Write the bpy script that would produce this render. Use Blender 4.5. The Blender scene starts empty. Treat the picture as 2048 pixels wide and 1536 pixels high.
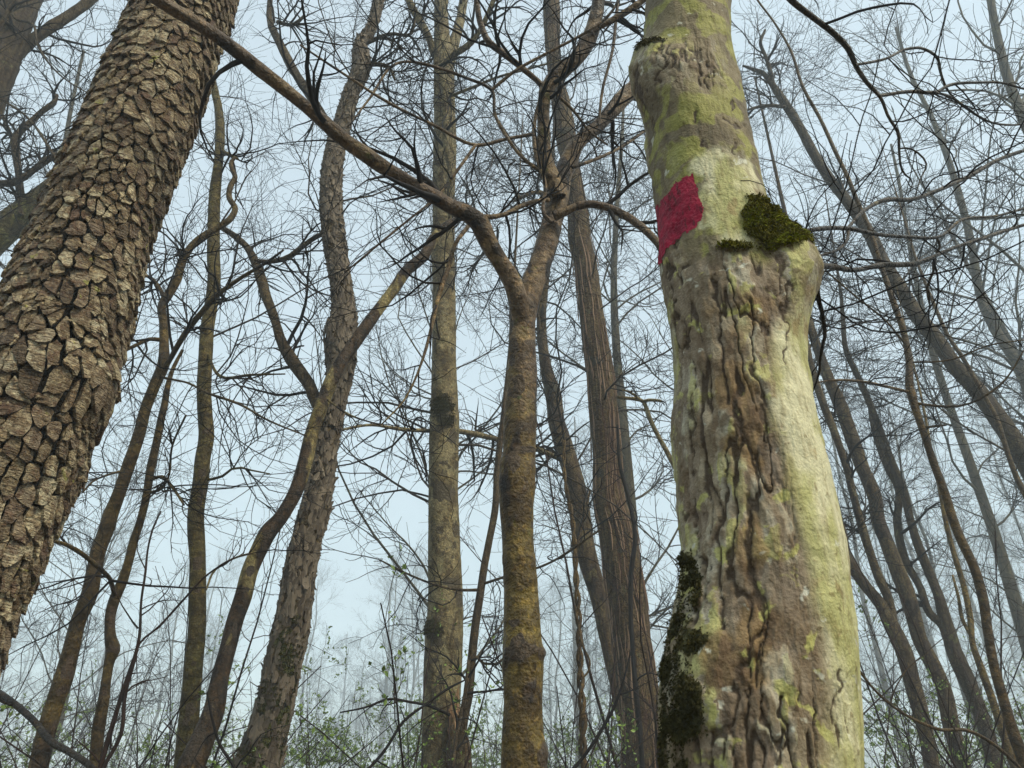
import bpy, math, random
import numpy as np
from mathutils import Vector

# ------------------------------------------------------------------ camera, light, sky
SC = bpy.context.scene
COL = SC.collection
F = 1490.0                       # focal length in photo pixels (2048 wide)
PITCH = math.radians(28.5)
EYE = np.array([0.0, 0.0, 1.6])
cam_d = bpy.data.cameras.new('camera')
cam = bpy.data.objects.new('camera', cam_d)
COL.objects.link(cam)
cam.location = EYE
cam.rotation_euler = (math.pi / 2 + PITCH, 0, 0)
cam_d.sensor_width = 36.0
cam_d.lens = 36.0 * F / 2048.0
cam_d.clip_start = 0.05
cam_d.clip_end = 1000.0
cam_d.dof.use_dof = True
cam_d.dof.focus_distance = 4.2
cam_d.dof.aperture_fstop = 18.0
SC.camera = cam

SUN_EL, SUN_AZ = math.radians(48), math.radians(128)   # azimuth clockwise from +Y: behind and to the right
w = bpy.data.worlds.new('World'); SC.world = w
w.use_nodes = True
nt = w.node_tree; nt.nodes.clear()
sky = nt.nodes.new('ShaderNodeTexSky'); sky.sky_type = 'NISHITA'
sky.sun_disc = False
sky.sun_elevation = SUN_EL; sky.sun_rotation = SUN_AZ
sky.air_density = 1.0; sky.dust_density = 1.6; sky.ozone_density = 1.0
hs = nt.nodes.new('ShaderNodeHueSaturation'); hs.inputs['Saturation'].default_value = 0.62
bg = nt.nodes.new('ShaderNodeBackground'); bg.inputs['Strength'].default_value = 0.15
out = nt.nodes.new('ShaderNodeOutputWorld')
nt.links.new(sky.outputs[0], hs.inputs['Color'])
tint = nt.nodes.new('ShaderNodeMix'); tint.data_type = 'RGBA'; tint.blend_type = 'MULTIPLY'   # high thin overcast: paler and less violet than a clear sky
tint.inputs['Factor'].default_value = 1.0; tint.inputs['B'].default_value = (1.0, 1.08, 0.93, 1)
nt.links.new(hs.outputs[0], tint.inputs['A'])
cloud = nt.nodes.new('ShaderNodeMix'); cloud.data_type = 'RGBA'                     # an even cloud layer over the clear-sky gradient
cloud.inputs['Factor'].default_value = 0.62; cloud.inputs['B'].default_value = (1.86, 2.16, 2.42, 1)
nt.links.new(tint.outputs['Result'], cloud.inputs['A'])
nt.links.new(cloud.outputs['Result'], bg.inputs['Color'])
nt.links.new(bg.outputs[0], out.inputs['Surface'])

sun_d = bpy.data.lights.new('sun', 'SUN')
sun_d.energy = 1.5; sun_d.angle = math.radians(16); sun_d.color = (1.0, 0.88, 0.66)
sun = bpy.data.objects.new('sun', sun_d); COL.objects.link(sun)
to_sun = Vector((math.sin(SUN_AZ) * math.cos(SUN_EL), math.cos(SUN_AZ) * math.cos(SUN_EL), math.sin(SUN_EL)))
sun.rotation_euler = to_sun.to_track_quat('Z', 'Y').to_euler()

SC.view_settings.view_transform = 'Standard'
SC.view_settings.look = 'None'
SC.view_settings.exposure = 1.42
SC.view_settings.gamma = 1.0
SC.view_settings.use_curve_mapping = False
SC.render.engine = 'CYCLES'
SC.cycles.use_denoising = True
SC.cycles.max_bounces = 6
SC.cycles.diffuse_bounces = 1
SC.cycles.glossy_bounces = 2
SC.cycles.volume_bounces = 1
SC.cycles.use_adaptive_sampling = True
SC.cycles.adaptive_threshold = 0.02
HAZE = 0.0078

rng = np.random.default_rng(11)
random.seed(5)

# ------------------------------------------------------------------ projection helpers
cp, sp = math.cos(PITCH), math.sin(PITCH)
FWD = np.array([0, cp, sp]); UP = np.array([0, -sp, cp]); RGT = np.array([1.0, 0, 0])

def at(px, py, D):
    """the point that stands D metres ahead on the line of sight through a photo pixel"""
    d = RGT * (px - 1024) / F + UP * (768 - py) / F + FWD
    return EYE + d * (D / d[1])

def project(P):
    q = np.asarray(P) - EYE
    z = q @ FWD
    z = np.where(np.abs(z) < 1e-6, 1e-6, z)
    return 1024 + F * (q @ RGT) / z, 768 - F * (q @ UP) / z, z

def trace(pts, D0, D1=None):
    """photo trace (px, py, width) -> rows x, y, z, radius; depth runs from D0 to D1"""
    D1 = D0 if D1 is None else D1
    a = np.array(pts, float)
    s = np.concatenate([[0], np.cumsum(np.hypot(np.diff(a[:, 0]), np.diff(a[:, 1])))]); s /= s[-1]
    rows = []
    for (px, py, wd), t in zip(a, s):
        p = at(px, py, D0 + (D1 - D0) * t)
        depth = (p - EYE) @ FWD
        rows.append([*p, 0.5 * wd / F * depth])
    return np.array(rows)

def edges(rows):
    """(y, left edge, right edge) rows, bottom to top -> (px, py, perpendicular width)"""
    a = np.array(rows, float)
    c = (a[:, 1] + a[:, 2]) / 2
    sl = np.gradient(c, a[:, 0])
    wd = (a[:, 2] - a[:, 1]) / np.sqrt(1 + sl ** 2)
    return [(c[i], a[i, 0], wd[i]) for i in range(len(a))]

def spline(ctrl, step):
    """Hermite curve through the rows, resampled evenly"""
    c = np.asarray(ctrl, float)
    sc_ = np.concatenate([[0], np.cumsum(np.maximum(np.linalg.norm(np.diff(c[:, :3], axis=0), axis=1), 1e-4))])
    m = np.gradient(c, sc_, axis=0)
    outp = []
    for i in range(len(c) - 1):
        t = np.linspace(0, 1, 12, endpoint=False)[:, None]; h = sc_[i + 1] - sc_[i]
        outp.append((2 * t ** 3 - 3 * t ** 2 + 1) * c[i] + (t ** 3 - 2 * t ** 2 + t) * h * m[i] + (3 * t ** 2 - 2 * t ** 3) * c[i + 1] + (t ** 3 - t ** 2) * h * m[i + 1])
    outp.append(c[-1][None])
    q = np.vstack(outp)
    s = np.concatenate([[0], np.cumsum(np.linalg.norm(np.diff(q[:, :3], axis=0), axis=1))])
    n = max(4, int(s[-1] / step))
    u = np.linspace(0, s[-1], n)
    return np.stack([np.interp(u, s, q[:, k]) for k in range(4)], 1)

def resample(path, K):
    s = np.linspace(0, 1, len(path)); u = np.linspace(0, 1, K)
    return np.stack([np.interp(u, s, path[:, k]) for k in range(4)], 1)

# ------------------------------------------------------------------ noise
def _hash(ix, iy, iz, seed):
    n = (ix.astype(np.int64) * 374761393 + iy.astype(np.int64) * 668265263 + iz.astype(np.int64) * 1274126177 + seed * 974711) & 0xffffffff
    n = ((n ^ (n >> 13)) * 1274126177) & 0xffffffff
    n = ((n ^ (n >> 16)) * 2246822519) & 0xffffffff
    return ((n ^ (n >> 15)) & 0xffff) / 32767.5 - 1.0

def vnoise(x, y, z, seed=0):
    x, y, z = np.broadcast_arrays(x, y, z)
    fx, fy, fz = np.floor(x), np.floor(y), np.floor(z)
    tx, ty, tz = x - fx, y - fy, z - fz
    ux, uy, uz = (t * t * t * (t * (t * 6 - 15) + 10) for t in (tx, ty, tz))
    r = 0
    for dx in (0, 1):
        for dy in (0, 1):
            for dz in (0, 1):
                wgt = (ux if dx else 1 - ux) * (uy if dy else 1 - uy) * (uz if dz else 1 - uz)
                r = r + wgt * _hash(fx + dx, fy + dy, fz + dz, seed)
    return r

def fbm(x, y, z, octv=3, seed=0):
    r, a, f = 0, 1.0, 1.0
    for o in range(octv):
        r = r + a * vnoise(x * f, y * f, z * f, seed + o * 17); a *= 0.5; f *= 2.03
    return r

def worley(a, v, seed=0):
    """F1, F2 and a random value per cell on the unrolled bark"""
    fa, fv = np.floor(a), np.floor(v)
    f1 = np.full(a.shape, 9.0); f2 = np.full(a.shape, 9.0); idv = np.zeros(a.shape)
    for i in (-1, 0, 1):
        for j in (-1, 0, 1):
            ca, cv = fa + i, fv + j
            d = np.hypot(ca + .5 + .45 * _hash(ca, cv, 0 * ca, seed) - a, cv + .5 + .45 * _hash(ca, cv, 0 * ca, seed + 1) - v)
            n = d < f1
            f2 = np.where(n, f1, np.minimum(f2, d)); idv = np.where(n, _hash(ca, cv, 0 * ca, seed + 2), idv); f1 = np.where(n, d, f1)
    return f1, f2, idv

def sstep(a, b, x):
    t = np.clip((x - a) / (b - a), 0, 1)
    return t * t * (3 - 2 * t)

# ------------------------------------------------------------------ materials
def new_mat(name):
    m = bpy.data.materials.new(name); m.use_nodes = True
    t = m.node_tree; t.nodes.clear()
    o = t.nodes.new('ShaderNodeOutputMaterial'); b = t.nodes.new('ShaderNodeBsdfPrincipled')
    t.links.new(b.outputs[0], o.inputs['Surface'])
    return m, t, b

class NB:
    def __init__(s, t): s.t = t
    def n(s, kind, **kw):
        x = s.t.nodes.new(kind)
        for k, v in kw.items(): setattr(x, k, v)
        return x
    def put(s, sock, v):
        if isinstance(v, bpy.types.NodeSocket): s.t.links.new(v, sock)
        elif isinstance(v, (tuple, list)) and len(v) == 3 and sock.type == 'RGBA': sock.default_value = (*v, 1)
        else: sock.default_value = v
    def coord(s, scale=(1, 1, 1), which='Object'):
        c = s.n('ShaderNodeTexCoord'); m = s.n('ShaderNodeMapping')
        s.t.links.new(c.outputs[which], m.inputs['Vector']); m.inputs['Scale'].default_value = scale
        return m.outputs[0]
    def noise(s, vec, scale, detail=3.0, rough=0.55, dist=0.0):
        x = s.n('ShaderNodeTexNoise'); s.put(x.inputs['Vector'], vec)
        x.inputs['Scale'].default_value = scale; x.inputs['Detail'].default_value = min(detail, 3.5)
        x.inputs['Roughness'].default_value = min(rough, .5); x.inputs['Distortion'].default_value = dist
        return x.outputs[0]
    def ramp(s, v, a, b, lo=0.0, hi=1.0):
        x = s.n('ShaderNodeMapRange'); x.interpolation_type = 'SMOOTHSTEP'
        s.put(x.inputs[0], v)
        for i, q in enumerate((a, b, lo, hi)): x.inputs[i + 1].default_value = q
        return x.outputs[0]
    def mix(s, f, a, b, blend='MIX'):
        x = s.n('ShaderNodeMix', data_type='RGBA', blend_type=blend)
        s.put(x.inputs['Factor'], f); s.put(x.inputs['A'], a); s.put(x.inputs['B'], b)
        return x.outputs['Result']
    def math(s, op, a, b=0.0):
        x = s.n('ShaderNodeMath', operation=op); s.put(x.inputs[0], a); s.put(x.inputs[1], b)
        return x.outputs[0]
    def attr(s, name):
        a = s.n('ShaderNodeAttribute', attribute_name=name); q = s.n('ShaderNodeSeparateColor')
        s.t.links.new(a.outputs['Color'], q.inputs[0])
        return q.outputs
    def bump(s, h, strength, dist, bsdf):
        x = s.n('ShaderNodeBump'); s.put(x.inputs['Height'], h)
        x.inputs['Strength'].default_value = strength; x.inputs['Distance'].default_value = dist
        s.t.links.new(x.outputs[0], bsdf.inputs['Normal'])

def bark(name, c1, c2, lichen=None, lich_amt=0.5, lich_scale=9, crack=(.03, .02, .012), spot=(.035, .03, .02),
         moss=(.06, .065, .012), streak=(22, 22, 4), grain=1.0, rough=.75, patch=None, patch_at=.55, patch_scale=3.5, top=None, depth=.85, spec=.28, tone=1.0):
    """bark: two base tones, ragged lichen blotches, patches of older bark, scars and specks, masks for cracks, spots and moss on the mesh"""
    tn = lambda c: (c[0] * .42 * tone, c[1] * .395 * tone, c[2] * .26 * tone)
    c1, c2 = tn(c1), tn(c2); lichen = tn(lichen) if lichen else None; patch = tn(patch) if patch else None
    m, t, b = new_mat(name); q = NB(t)
    oc = q.coord()
    big = q.noise(oc, 3.2, 6, .62); blot = q.noise(oc, 17, 8, .68, .5)
    st = q.noise(q.coord(streak), 1.0, 6, .68); fine = q.noise(oc, 120, 4, .75)
    col = q.mix(q.ramp(big, .36, .64), c1, c2)
    dark = q.mix(1.0, col, (.42, .36, .30), 'MULTIPLY')
    if top:                                                    # the young upper bark has another tone
        z0, z1, t1, t2 = top
        sx = q.n('ShaderNodeSeparateXYZ'); q.t.links.new(oc, sx.inputs[0])
        zz = q.math('ADD', sx.outputs[2], q.math('MULTIPLY', q.math('SUBTRACT', blot, .5), 1.5))
        col = q.mix(q.ramp(zz, z0, z1), col, q.mix(q.ramp(big, .4, .6), t1, t2))
    if patch:
        pn = q.noise(q.coord((1, 1, .5)), patch_scale, 9, .68, .5)
        col = q.mix(q.ramp(pn, patch_at - .01, patch_at + .03), col, q.mix(q.ramp(blot, .35, .65), patch, tuple(x * .55 for x in patch)))
    if lichen:
        ln = q.noise(oc, lich_scale, 8, .66, .6)
        col = q.mix(q.ramp(ln, 1 - lich_amt, 1.05 - lich_amt), col, q.mix(q.ramp(fine, .35, .65), lichen, tuple(x * .6 for x in lichen)))
    mid = q.noise(oc, 44, 6, .68, .4); fleck = q.noise(q.coord((58, 58, 40)), 1.0, 5, .62, .3)
    col = q.mix(q.ramp(st, .46, .62, 0, .8 * depth), col, q.mix(1.0, col, (.36, .31, .26), 'MULTIPLY'))
    col = q.mix(q.ramp(blot, .50, .62, 0, .8 * depth), col, q.mix(1.0, col, (.46, .40, .34), 'MULTIPLY'))
    col = q.mix(q.ramp(mid, .52, .62, 0, .75 * depth), col, q.mix(1.0, col, (.45, .38, .32), 'MULTIPLY'))
    col = q.mix(q.ramp(fleck, .54, .64, 0, .75), col, q.mix(1.0, col, (1.9, 1.8, 1.65), 'MULTIPLY'))
    col = q.mix(q.ramp(fine, .50, .66, 0, .5), col, q.mix(1.0, col, (1.8, 1.7, 1.6), 'MULTIPLY'))
    sc = q.noise(q.coord((26, 26, 75)), 1.0, 3, .6, .8)
    col = q.mix(q.ramp(sc, .69, .75, 0, .75), col, q.mix(1.0, col, (.3, .25, .2), 'MULTIPLY'))
    mk_ = q.attr('mask')
    col = q.mix(q.ramp(mk_[0], .25, .8), col, crack)
    edge = q.math('ADD', mk_[1], q.math('MULTIPLY', q.math('SUBTRACT', mid, .5), .8))
    col = q.mix(q.ramp(edge, .36, .52), col, q.mix(q.ramp(fine, .35, .65), spot, tuple(x * 2.1 for x in spot)))
    col = q.mix(q.ramp(q.math('ADD', mk_[2], q.math('MULTIPLY', q.math('SUBTRACT', fine, .5), .9)), .35, .7), col, q.mix(q.ramp(q.noise(oc, 60), .4, .6), moss, tuple(x * .5 for x in moss)))
    q.put(b.inputs['Base Color'], col)
    q.put(b.inputs['Roughness'], q.ramp(st, .2, .8, rough - .08, rough + .12))
    b.inputs['Specular IOR Level'].default_value = spec
    h = q.math('ADD', q.math('MULTIPLY', st, .8), q.math('ADD', q.math('MULTIPLY', fine, .35), q.math('ADD', q.math('MULTIPLY', mid, .7), q.math('MULTIPLY', blot, 1.0))))
    q.bump(h, 1.0, .016 * grain, b)
    return m

def flat(name, c1, c2, scale=8, rough=.7, spec=.4, island=False):
    m, t, b = new_mat(name); q = NB(t)
    if island:
        g = q.n('ShaderNodeNewGeometry'); f = g.outputs['Random Per Island']
    else:
        f = q.ramp(q.noise(q.coord(), scale, 4), .35, .65)
    q.put(b.inputs['Base Color'], q.mix(f, c1, c2))
    b.inputs['Roughness'].default_value = rough
    b.inputs['Specular IOR Level'].default_value = spec
    return m

M = {}
M['plate'] = None
def plate_material():
    m, t, b = new_mat('flaky plate bark'); q = NB(t)
    g = q.n('ShaderNodeNewGeometry'); isl = g.outputs['Random Per Island']
    oi = q.n('ShaderNodeObjectInfo'); rnd = q.math('FRACT', q.math('ADD', isl, oi.outputs['Random']))
    cr = q.n('ShaderNodeValToRGB'); q.put(cr.inputs[0], rnd)
    e = cr.color_ramp.elements
    e[0].position, e[0].color = 0.0, (.10, .07, .043, 1)
    e[1].position, e[1].color = 1.0, (.40, .33, .205, 1)
    for p, c in ((.25, (.225, .175, .105, 1)), (.5, (.33, .265, .165, 1)), (.7, (.165, .115, .075, 1)), (.85, (.46, .40, .27, 1))):
        x = e.new(p); x.color = c
    oc = q.coord()
    lay = q.noise(q.coord((24, 24, 170)), 1.0, 6, .7, .8)
    blot = q.noise(oc, 38, 8, .7, .5); sp_ = q.noise(oc, 95, 5, .68)
    base = cr.outputs[0]
    col = q.mix(q.ramp(blot, .46, .56, 0, .85), base, q.mix(1.0, base, (.50, .42, .36), 'MULTIPLY'))
    col = q.mix(q.ramp(lay, .50, .60, 0, .8), col, q.mix(1.0, col, (.42, .35, .30), 'MULTIPLY'))
    col = q.mix(q.ramp(sp_, .54, .64, 0, .7), col, q.mix(1.0, col, (1.75, 1.7, 1.55), 'MULTIPLY'))
    col = q.mix(q.ramp(q.noise(oc, 26, 5, .6, .5), .58, .64, 0, .6), col, (.12, .062, .038))
    col = q.mix(q.ramp(q.noise(oc, 12, 4, .6, 1.0), .68, .71, 0, .7), col, (.30, .29, .07))
    q.put(b.inputs['Base Color'], col)
    b.inputs['Roughness'].default_value = .72
    b.inputs['Specular IOR Level'].default_value = .35
    q.bump(q.math('ADD', lay, q.math('ADD', sp_, blot)), 1.0, .014, b)
    return m
M['plate'] = plate_material()
M['plate_bed'] = bark('fissured inner bark', (.030, .021, .014), (.018, .012, .008), streak=(30, 30, 8), grain=1.5)
M['sapling_gold'] = bark('golden brown sapling bark', (.80, .60, .17), (.52, .36, .12), depth=.7, lichen=(.95, .88, .42), lich_amt=.33, lich_scale=11, top=(2.6, 3.3, (.07, .046, .032), (.032, .022, .017)),
                         patch=(.10, .06, .032), patch_at=.60, patch_scale=6, rough=.5, spot=(.04, .026, .014), streak=(9, 9, 16))
M['bough'] = bark('dark wet bough bark', (.062, .042, .028), (.030, .020, .014), spec=.12, lichen=(.38, .30, .14), lich_amt=.40, lich_scale=17, rough=.5, streak=(14, 14, 14))
M['pale'] = bark('pale spotted bark', (.90, .84, .72), (.68, .61, .50), depth=.4, tone=1.9, lichen=(.98, .95, .82), lich_amt=.42, spot=(.026, .02, .012), streak=(10, 10, 5),
                 patch=(.24, .18, .12), patch_at=.69, patch_scale=4, moss=(.055, .05, .014))
M['shaggy'] = bark('shaggy grey brown bark', (.20, .155, .11), (.13, .095, .065), streak=(40, 40, 8), grain=1.6, moss=(.07, .07, .014))
M['flake'] = flat('curling bark flake', (.155, .122, .085), (.04, .029, .02), rough=.8, island=True)
M['two_tone'] = bark('brown and cream peeling bark', (.90, .82, .55), (.68, .60, .32), depth=.6, patch=(.12, .072, .04), patch_at=.47, patch_scale=4.5, rough=.6, spot=(.03, .02, .012))
M['olive'] = bark('olive sapling bark', (.58, .50, .21), (.42, .34, .14), depth=.55, lichen=(.42, .38, .20), lich_amt=.29, lich_scale=14, rough=.6, spot=(.045, .03, .016), streak=(8, 8, 22))
M['olive_dark'] = bark('brown olive sapling bark', (.42, .31, .115), (.26, .18, .075), depth=.65, lichen=(.33, .28, .13), lich_amt=.32, lich_scale=12, rough=.6, spot=(.04, .025, .014), streak=(10, 10, 18), patch=(.09, .055, .03), patch_at=.6, patch_scale=4)
M['stringy'] = bark('stringy tan bark', (.32, .26, .19), (.20, .145, .10), lichen=(.40, .37, .28), lich_amt=.40, lich_scale=7, streak=(60, 60, 2.2), grain=1.6, crack=(.075, .04, .024))
M['grey'] = bark('grey brown trunk bark', (.20, .155, .12), (.125, .095, .072), lichen=(.42, .41, .29), lich_amt=.37, lich_scale=5, streak=(30, 30, 4), crack=(.05, .034, .024))
M['mottled'] = bark('mottled brown and pale bark', (.32, .26, .185), (.17, .125, .085), lichen=(.80, .74, .58), lich_amt=.43, lich_scale=9, streak=(26, 26, 4), crack=(.05, .032, .02), patch=(.10, .062, .042), patch_at=.58)
M['yellow'] = bark('yellowish slender bark', (.34, .25, .10), (.25, .175, .065), streak=(9, 9, 20), rough=.6)
M['amber'] = bark('amber brown slender bark', (.19, .115, .03), (.125, .075, .022), streak=(9, 9, 20), rough=.55, lichen=(.25, .2, .05), lich_amt=.33)
M['green_limb'] = bark('pale green limb bark', (.235, .22, .13), (.17, .145, .095), lichen=(.33, .34, .16), lich_amt=.45, lich_scale=5)
M['far'] = bark('distant grey bark', (.19, .165, .12), (.13, .11, .08), lichen=(.27, .27, .19), lich_amt=.4, lich_scale=3)
M['twig'] = flat('dark wet twig bark', (.016, .012, .010), (.008, .006, .006), rough=.7, spec=.15)
M['twig_red'] = flat('reddish brown twig bark', (.038, .020, .015), (.020, .013, .011), rough=.7, spec=.15)
M['vine'] = bark('twisted vine bark', (.25, .17, .08), (.17, .11, .055), streak=(30, 30, 6), rough=.6)
M['leaf'] = flat('fresh spring leaf', (.24, .34, .08), (.13, .21, .045), rough=.5, island=True)
M['moss_blade'] = flat('moss blades', (.17, .15, .010), (.055, .052, .006), rough=.9, spec=.1, island=True)
M['moss_dark'] = flat('dark moss blades', (.06, .05, .014), (.03, .028, .01), rough=.9, spec=.1, island=True)
M['moss_bright'] = flat('bright moss tips', (.30, .32, .02), (.16, .17, .012), rough=.9, spec=.1, island=True)
M['ground'] = flat('leaf litter', (.11, .075, .045), (.06, .05, .025), scale=3, rough=.95)

def paint_material():
    m, t, b = new_mat('crimson blaze paint'); q = NB(t)
    oc = q.coord()
    n1 = q.noise(oc, 40, 7, .66); n2 = q.noise(q.coord((1, 1, .3)), 110, 6, .68)
    c = q.mix(q.ramp(n1, .35, .65), (.30, .006, .034), (.19, .005, .024))
    c = q.mix(q.ramp(n2, .58, .68, 0, .7), c, (.09, .010, .016))
    c = q.mix(q.ramp(q.noise(oc, 190, 4, .7), .60, .70, 0, .4), c, (.36, .03, .06))
    q.put(b.inputs['Base Color'], c)
    b.inputs['Roughness'].default_value = .75
    b.inputs['Specular IOR Level'].default_value = .25
    q.bump(q.math('ADD', n2, q.noise(oc, 160, 3)), .8, .005, b)
    return m
M['paint'] = paint_material()

def maple_material():
    """the marked maple: masks carried by the mesh say where the rugged brown bark, the moss and the pale smooth face are"""
    m, t, b = new_mat('lichened maple bark'); q = NB(t)
    oc = q.coord()
    mk1, mk2 = q.attr('mask'), q.attr('mask_two')
    big = q.noise(oc, 9, 7, .64); mid = q.noise(q.coord((1, 1, .45)), 38, 8, .68, .6); fine = q.noise(oc, 230, 4, .72)
    st = q.noise(q.coord((1, 1, .22)), 95, 6, .65); spk = q.noise(oc, 70, 6, .66, .4)
    mot = q.noise(q.coord((1, 1, .6)), 42, 7, .66, .5); mot2 = q.noise(q.coord((1, 1, .55)), 52, 6, .66, .5)
    up = q.mix(q.ramp(mot, .42, .58), (.165, .125, .055), (.085, .062, .03))                 # upper smooth bark
    up = q.mix(q.ramp(q.noise(oc, 24, 7, .64, .5), .50, .55, 0, .9), up, (.21, .20, .04))   # yellow green lichen
    up = q.mix(q.ramp(mot, .54, .60, 0, .7), up, (.26, .235, .09))
    pale = q.mix(q.ramp(q.noise(q.coord((1, 1, .5)), 20, 8, .68, .4), .44, .56), (.28, .262, .115), (.155, .15, .036))
    pale = q.mix(q.ramp(q.noise(q.coord((1, 1, .5)), 44, 8, .68, .4), .53, .61, 0, .8), pale, (.18, .13, .045))
    pale = q.mix(q.ramp(mot2, .55, .61, 0, .8), pale, (.155, .14, .04))
    col = q.mix(mk2[0], up, pale)
    rgh = q.noise(q.coord((1, 1, .5)), 58, 3, .5, .8)
    rc = q.n('ShaderNodeValToRGB'); q.put(rc.inputs[0], q.math('ADD', q.math('MULTIPLY', q.math('SUBTRACT', rgh, .5), 1.15), .51))
    e = rc.color_ramp.elements; e[0].position, e[0].color = .30, (0.089, 0.063, 0.019, 1); e[1].position, e[1].color = .72, (0.396, 0.374, 0.153, 1)
    for po, c in ((.41, (0.104, 0.078, 0.025, 1)), (.43, (0.212, 0.176, 0.055, 1)), (.48, (0.252, 0.212, 0.067, 1)), (.50, (0.124, 0.093, 0.028, 1)), (.535, (0.148, 0.114, 0.034, 1)), (.55, (0.297, 0.268, 0.080, 1)), (.60, (0.203, 0.167, 0.052, 1)), (.63, (0.346, 0.329, 0.101, 1))):
        x = e.new(po); x.color = c
    rg = q.mix(q.math('MULTIPLY', mk2[1], .2), rc.outputs[0], q.mix(q.ramp(mid, .44, .56), (.27, .175, .06), (.075, .043, .018)))
    rg = q.mix(q.ramp(q.noise(oc, 34, 6, .6, .3), .58, .62, 0, .85), rg, (.44, .43, .12))
    rg = q.mix(q.ramp(q.noise(oc, 31, 6, .6, .3), .63, .66, 0, .85), rg, (.58, .55, .45))
    col = q.mix(q.ramp(q.math('ADD', mk1[0], q.math('MULTIPLY', q.math('SUBTRACT', mot, .5), 1.4)), .3, .7), col, rg)
    col = q.mix(q.ramp(st, .47, .58, 0, .75), col, q.mix(1.0, col, (.42, .36, .27), 'MULTIPLY'))
    col = q.mix(q.ramp(spk, .52, .60, 0, .8), col, q.mix(1.0, col, (.40, .32, .22), 'MULTIPLY'))
    col = q.mix(q.ramp(fine, .5, .68, 0, .55), col, q.mix(1.0, col, (1.6, 1.55, 1.45), 'MULTIPLY'))
    col = q.mix(q.ramp(mk1[1], .15, .5, 0, .95), col, (.028, .017, .008))
    col = q.mix(q.ramp(q.math('ADD', mk1[2], q.math('MULTIPLY', q.math('SUBTRACT', mid, .5), 2.2)), .35, .7), col, q.mix(q.ramp(spk, .4, .6), (.06, .055, .01), (.03, .022, .008)))
    q.put(b.inputs['Base Color'], col)
    b.inputs['Roughness'].default_value = .72
    b.inputs['Specular IOR Level'].default_value = .35
    q.bump(q.math('ADD', lay, q.math('MULTIPLY', blot, .8)), 1.0, .008, b)
    return m
M['plate'] = plate_material()
M['plate_bed'] = bark('fissured inner bark', (.030, .021, .014), (.018, .012, .008), streak=(30, 30, 8), grain=1.5)
M['sapling_gold'] = bark('golden brown sapling bark', (.33, .25, .075), (.22, .145, .05), lichen=(.40, .36, .12), lich_amt=.34, lich_scale=11, top=(2.5, 3.3, (.17, .115, .055), (.10, .066, .04)),
                         patch=(.10, .06, .032), patch_at=.60, patch_scale=6, rough=.5, spot=(.04, .026, .014), streak=(9, 9, 16))
M['bough'] = bark('dark wet bough bark', (.085, .058, .038), (.045, .030, .020), lichen=(.30, .23, .10), lich_amt=.36, lich_scale=13, rough=.5, streak=(14, 14, 14))
M['pale'] = bark('pale spotted bark', (.47, .42, .33), (.35, .30, .23), lichen=(.52, .49, .39), lich_amt=.42, spot=(.045, .035, .02), streak=(10, 10, 5),
                 patch=(.17, .12, .075), patch_at=.66, patch_scale=4, moss=(.055, .05, .014))
M['shaggy'] = bark('shaggy grey brown bark', (.20, .155, .11), (.13, .095, .065), streak=(40, 40, 8), grain=1.6, moss=(.07, .07, .014))
M['flake'] = flat('curling bark flake', (.19, .15, .105), (.05, .036, .025), rough=.8, island=True)
M['two_tone'] = bark('brown and cream peeling bark', (.47, .41, .25), (.36, .30, .14), patch=(.12, .072, .04), patch_at=.47, patch_scale=4.5, rough=.6, spot=(.03, .02, .012))
M['olive'] = bark('olive sapling bark', (.25, .21, .085), (.18, .145, .055), lichen=(.42, .38, .20), lich_amt=.29, lich_scale=14, rough=.6, spot=(.045, .03, .016), streak=(8, 8, 22))
M['olive_dark'] = bark('brown olive sapling bark', (.22, .155, .05), (.13, .085, .035), lichen=(.33, .28, .13), lich_amt=.32, lich_scale=12, rough=.6, spot=(.04, .025, .014), streak=(10, 10, 18), patch=(.09, .055, .03), patch_at=.6, patch_scale=4)
M['stringy'] = bark('stringy tan bark', (.27, .20, .135), (.185, .125, .08), lichen=(.30, .28, .20), lich_amt=.36, lich_scale=7, streak=(60, 60, 2.2), grain=1.6, crack=(.075, .04, .024))
M['grey'] = bark('grey brown trunk bark', (.165, .125, .095), (.115, .083, .062), lichen=(.33, .33, .22), lich_amt=.34, lich_scale=5, streak=(30, 30, 4), crack=(.05, .034, .024))
M['mottled'] = bark('mottled brown and pale bark', (.24, .185, .125), (.15, .105, .07), lichen=(.38, .34, .24), lich_amt=.38, lich_scale=6, streak=(26, 26, 4), crack=(.05, .032, .02), patch=(.10, .062, .042), patch_at=.58)
M['yellow'] = bark('yellowish slender bark', (.34, .25, .10), (.25, .175, .065), streak=(9, 9, 20), rough=.6)
M['amber'] = bark('amber brown slender bark', (.19, .115, .03), (.125, .075, .022), streak=(9, 9, 20), rough=.55, lichen=(.25, .2, .05), lich_amt=.33)
M['green_limb'] = bark('pale green limb bark', (.235, .22, .13), (.17, .145, .095), lichen=(.33, .34, .16), lich_amt=.45, lich_scale=5)
M['far'] = bark('distant grey bark', (.19, .165, .12), (.13, .11, .08), lichen=(.27, .27, .19), lich_amt=.4, lich_scale=3)
M['twig'] = flat('dark wet twig bark', (.016, .012, .010), (.008, .006, .006), rough=.7, spec=.15)
M['twig_red'] = flat('reddish brown twig bark', (.038, .020, .015), (.020, .013, .011), rough=.7, spec=.15)
M['vine'] = bark('twisted vine bark', (.25, .17, .08), (.17, .11, .055), streak=(30, 30, 6), rough=.6)
M['leaf'] = flat('fresh spring leaf', (.21, .30, .055), (.11, .18, .03), rough=.5, island=True)
M['moss_blade'] = flat('moss blades', (.17, .15, .010), (.055, .052, .006), rough=.9, spec=.1, island=True)
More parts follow.
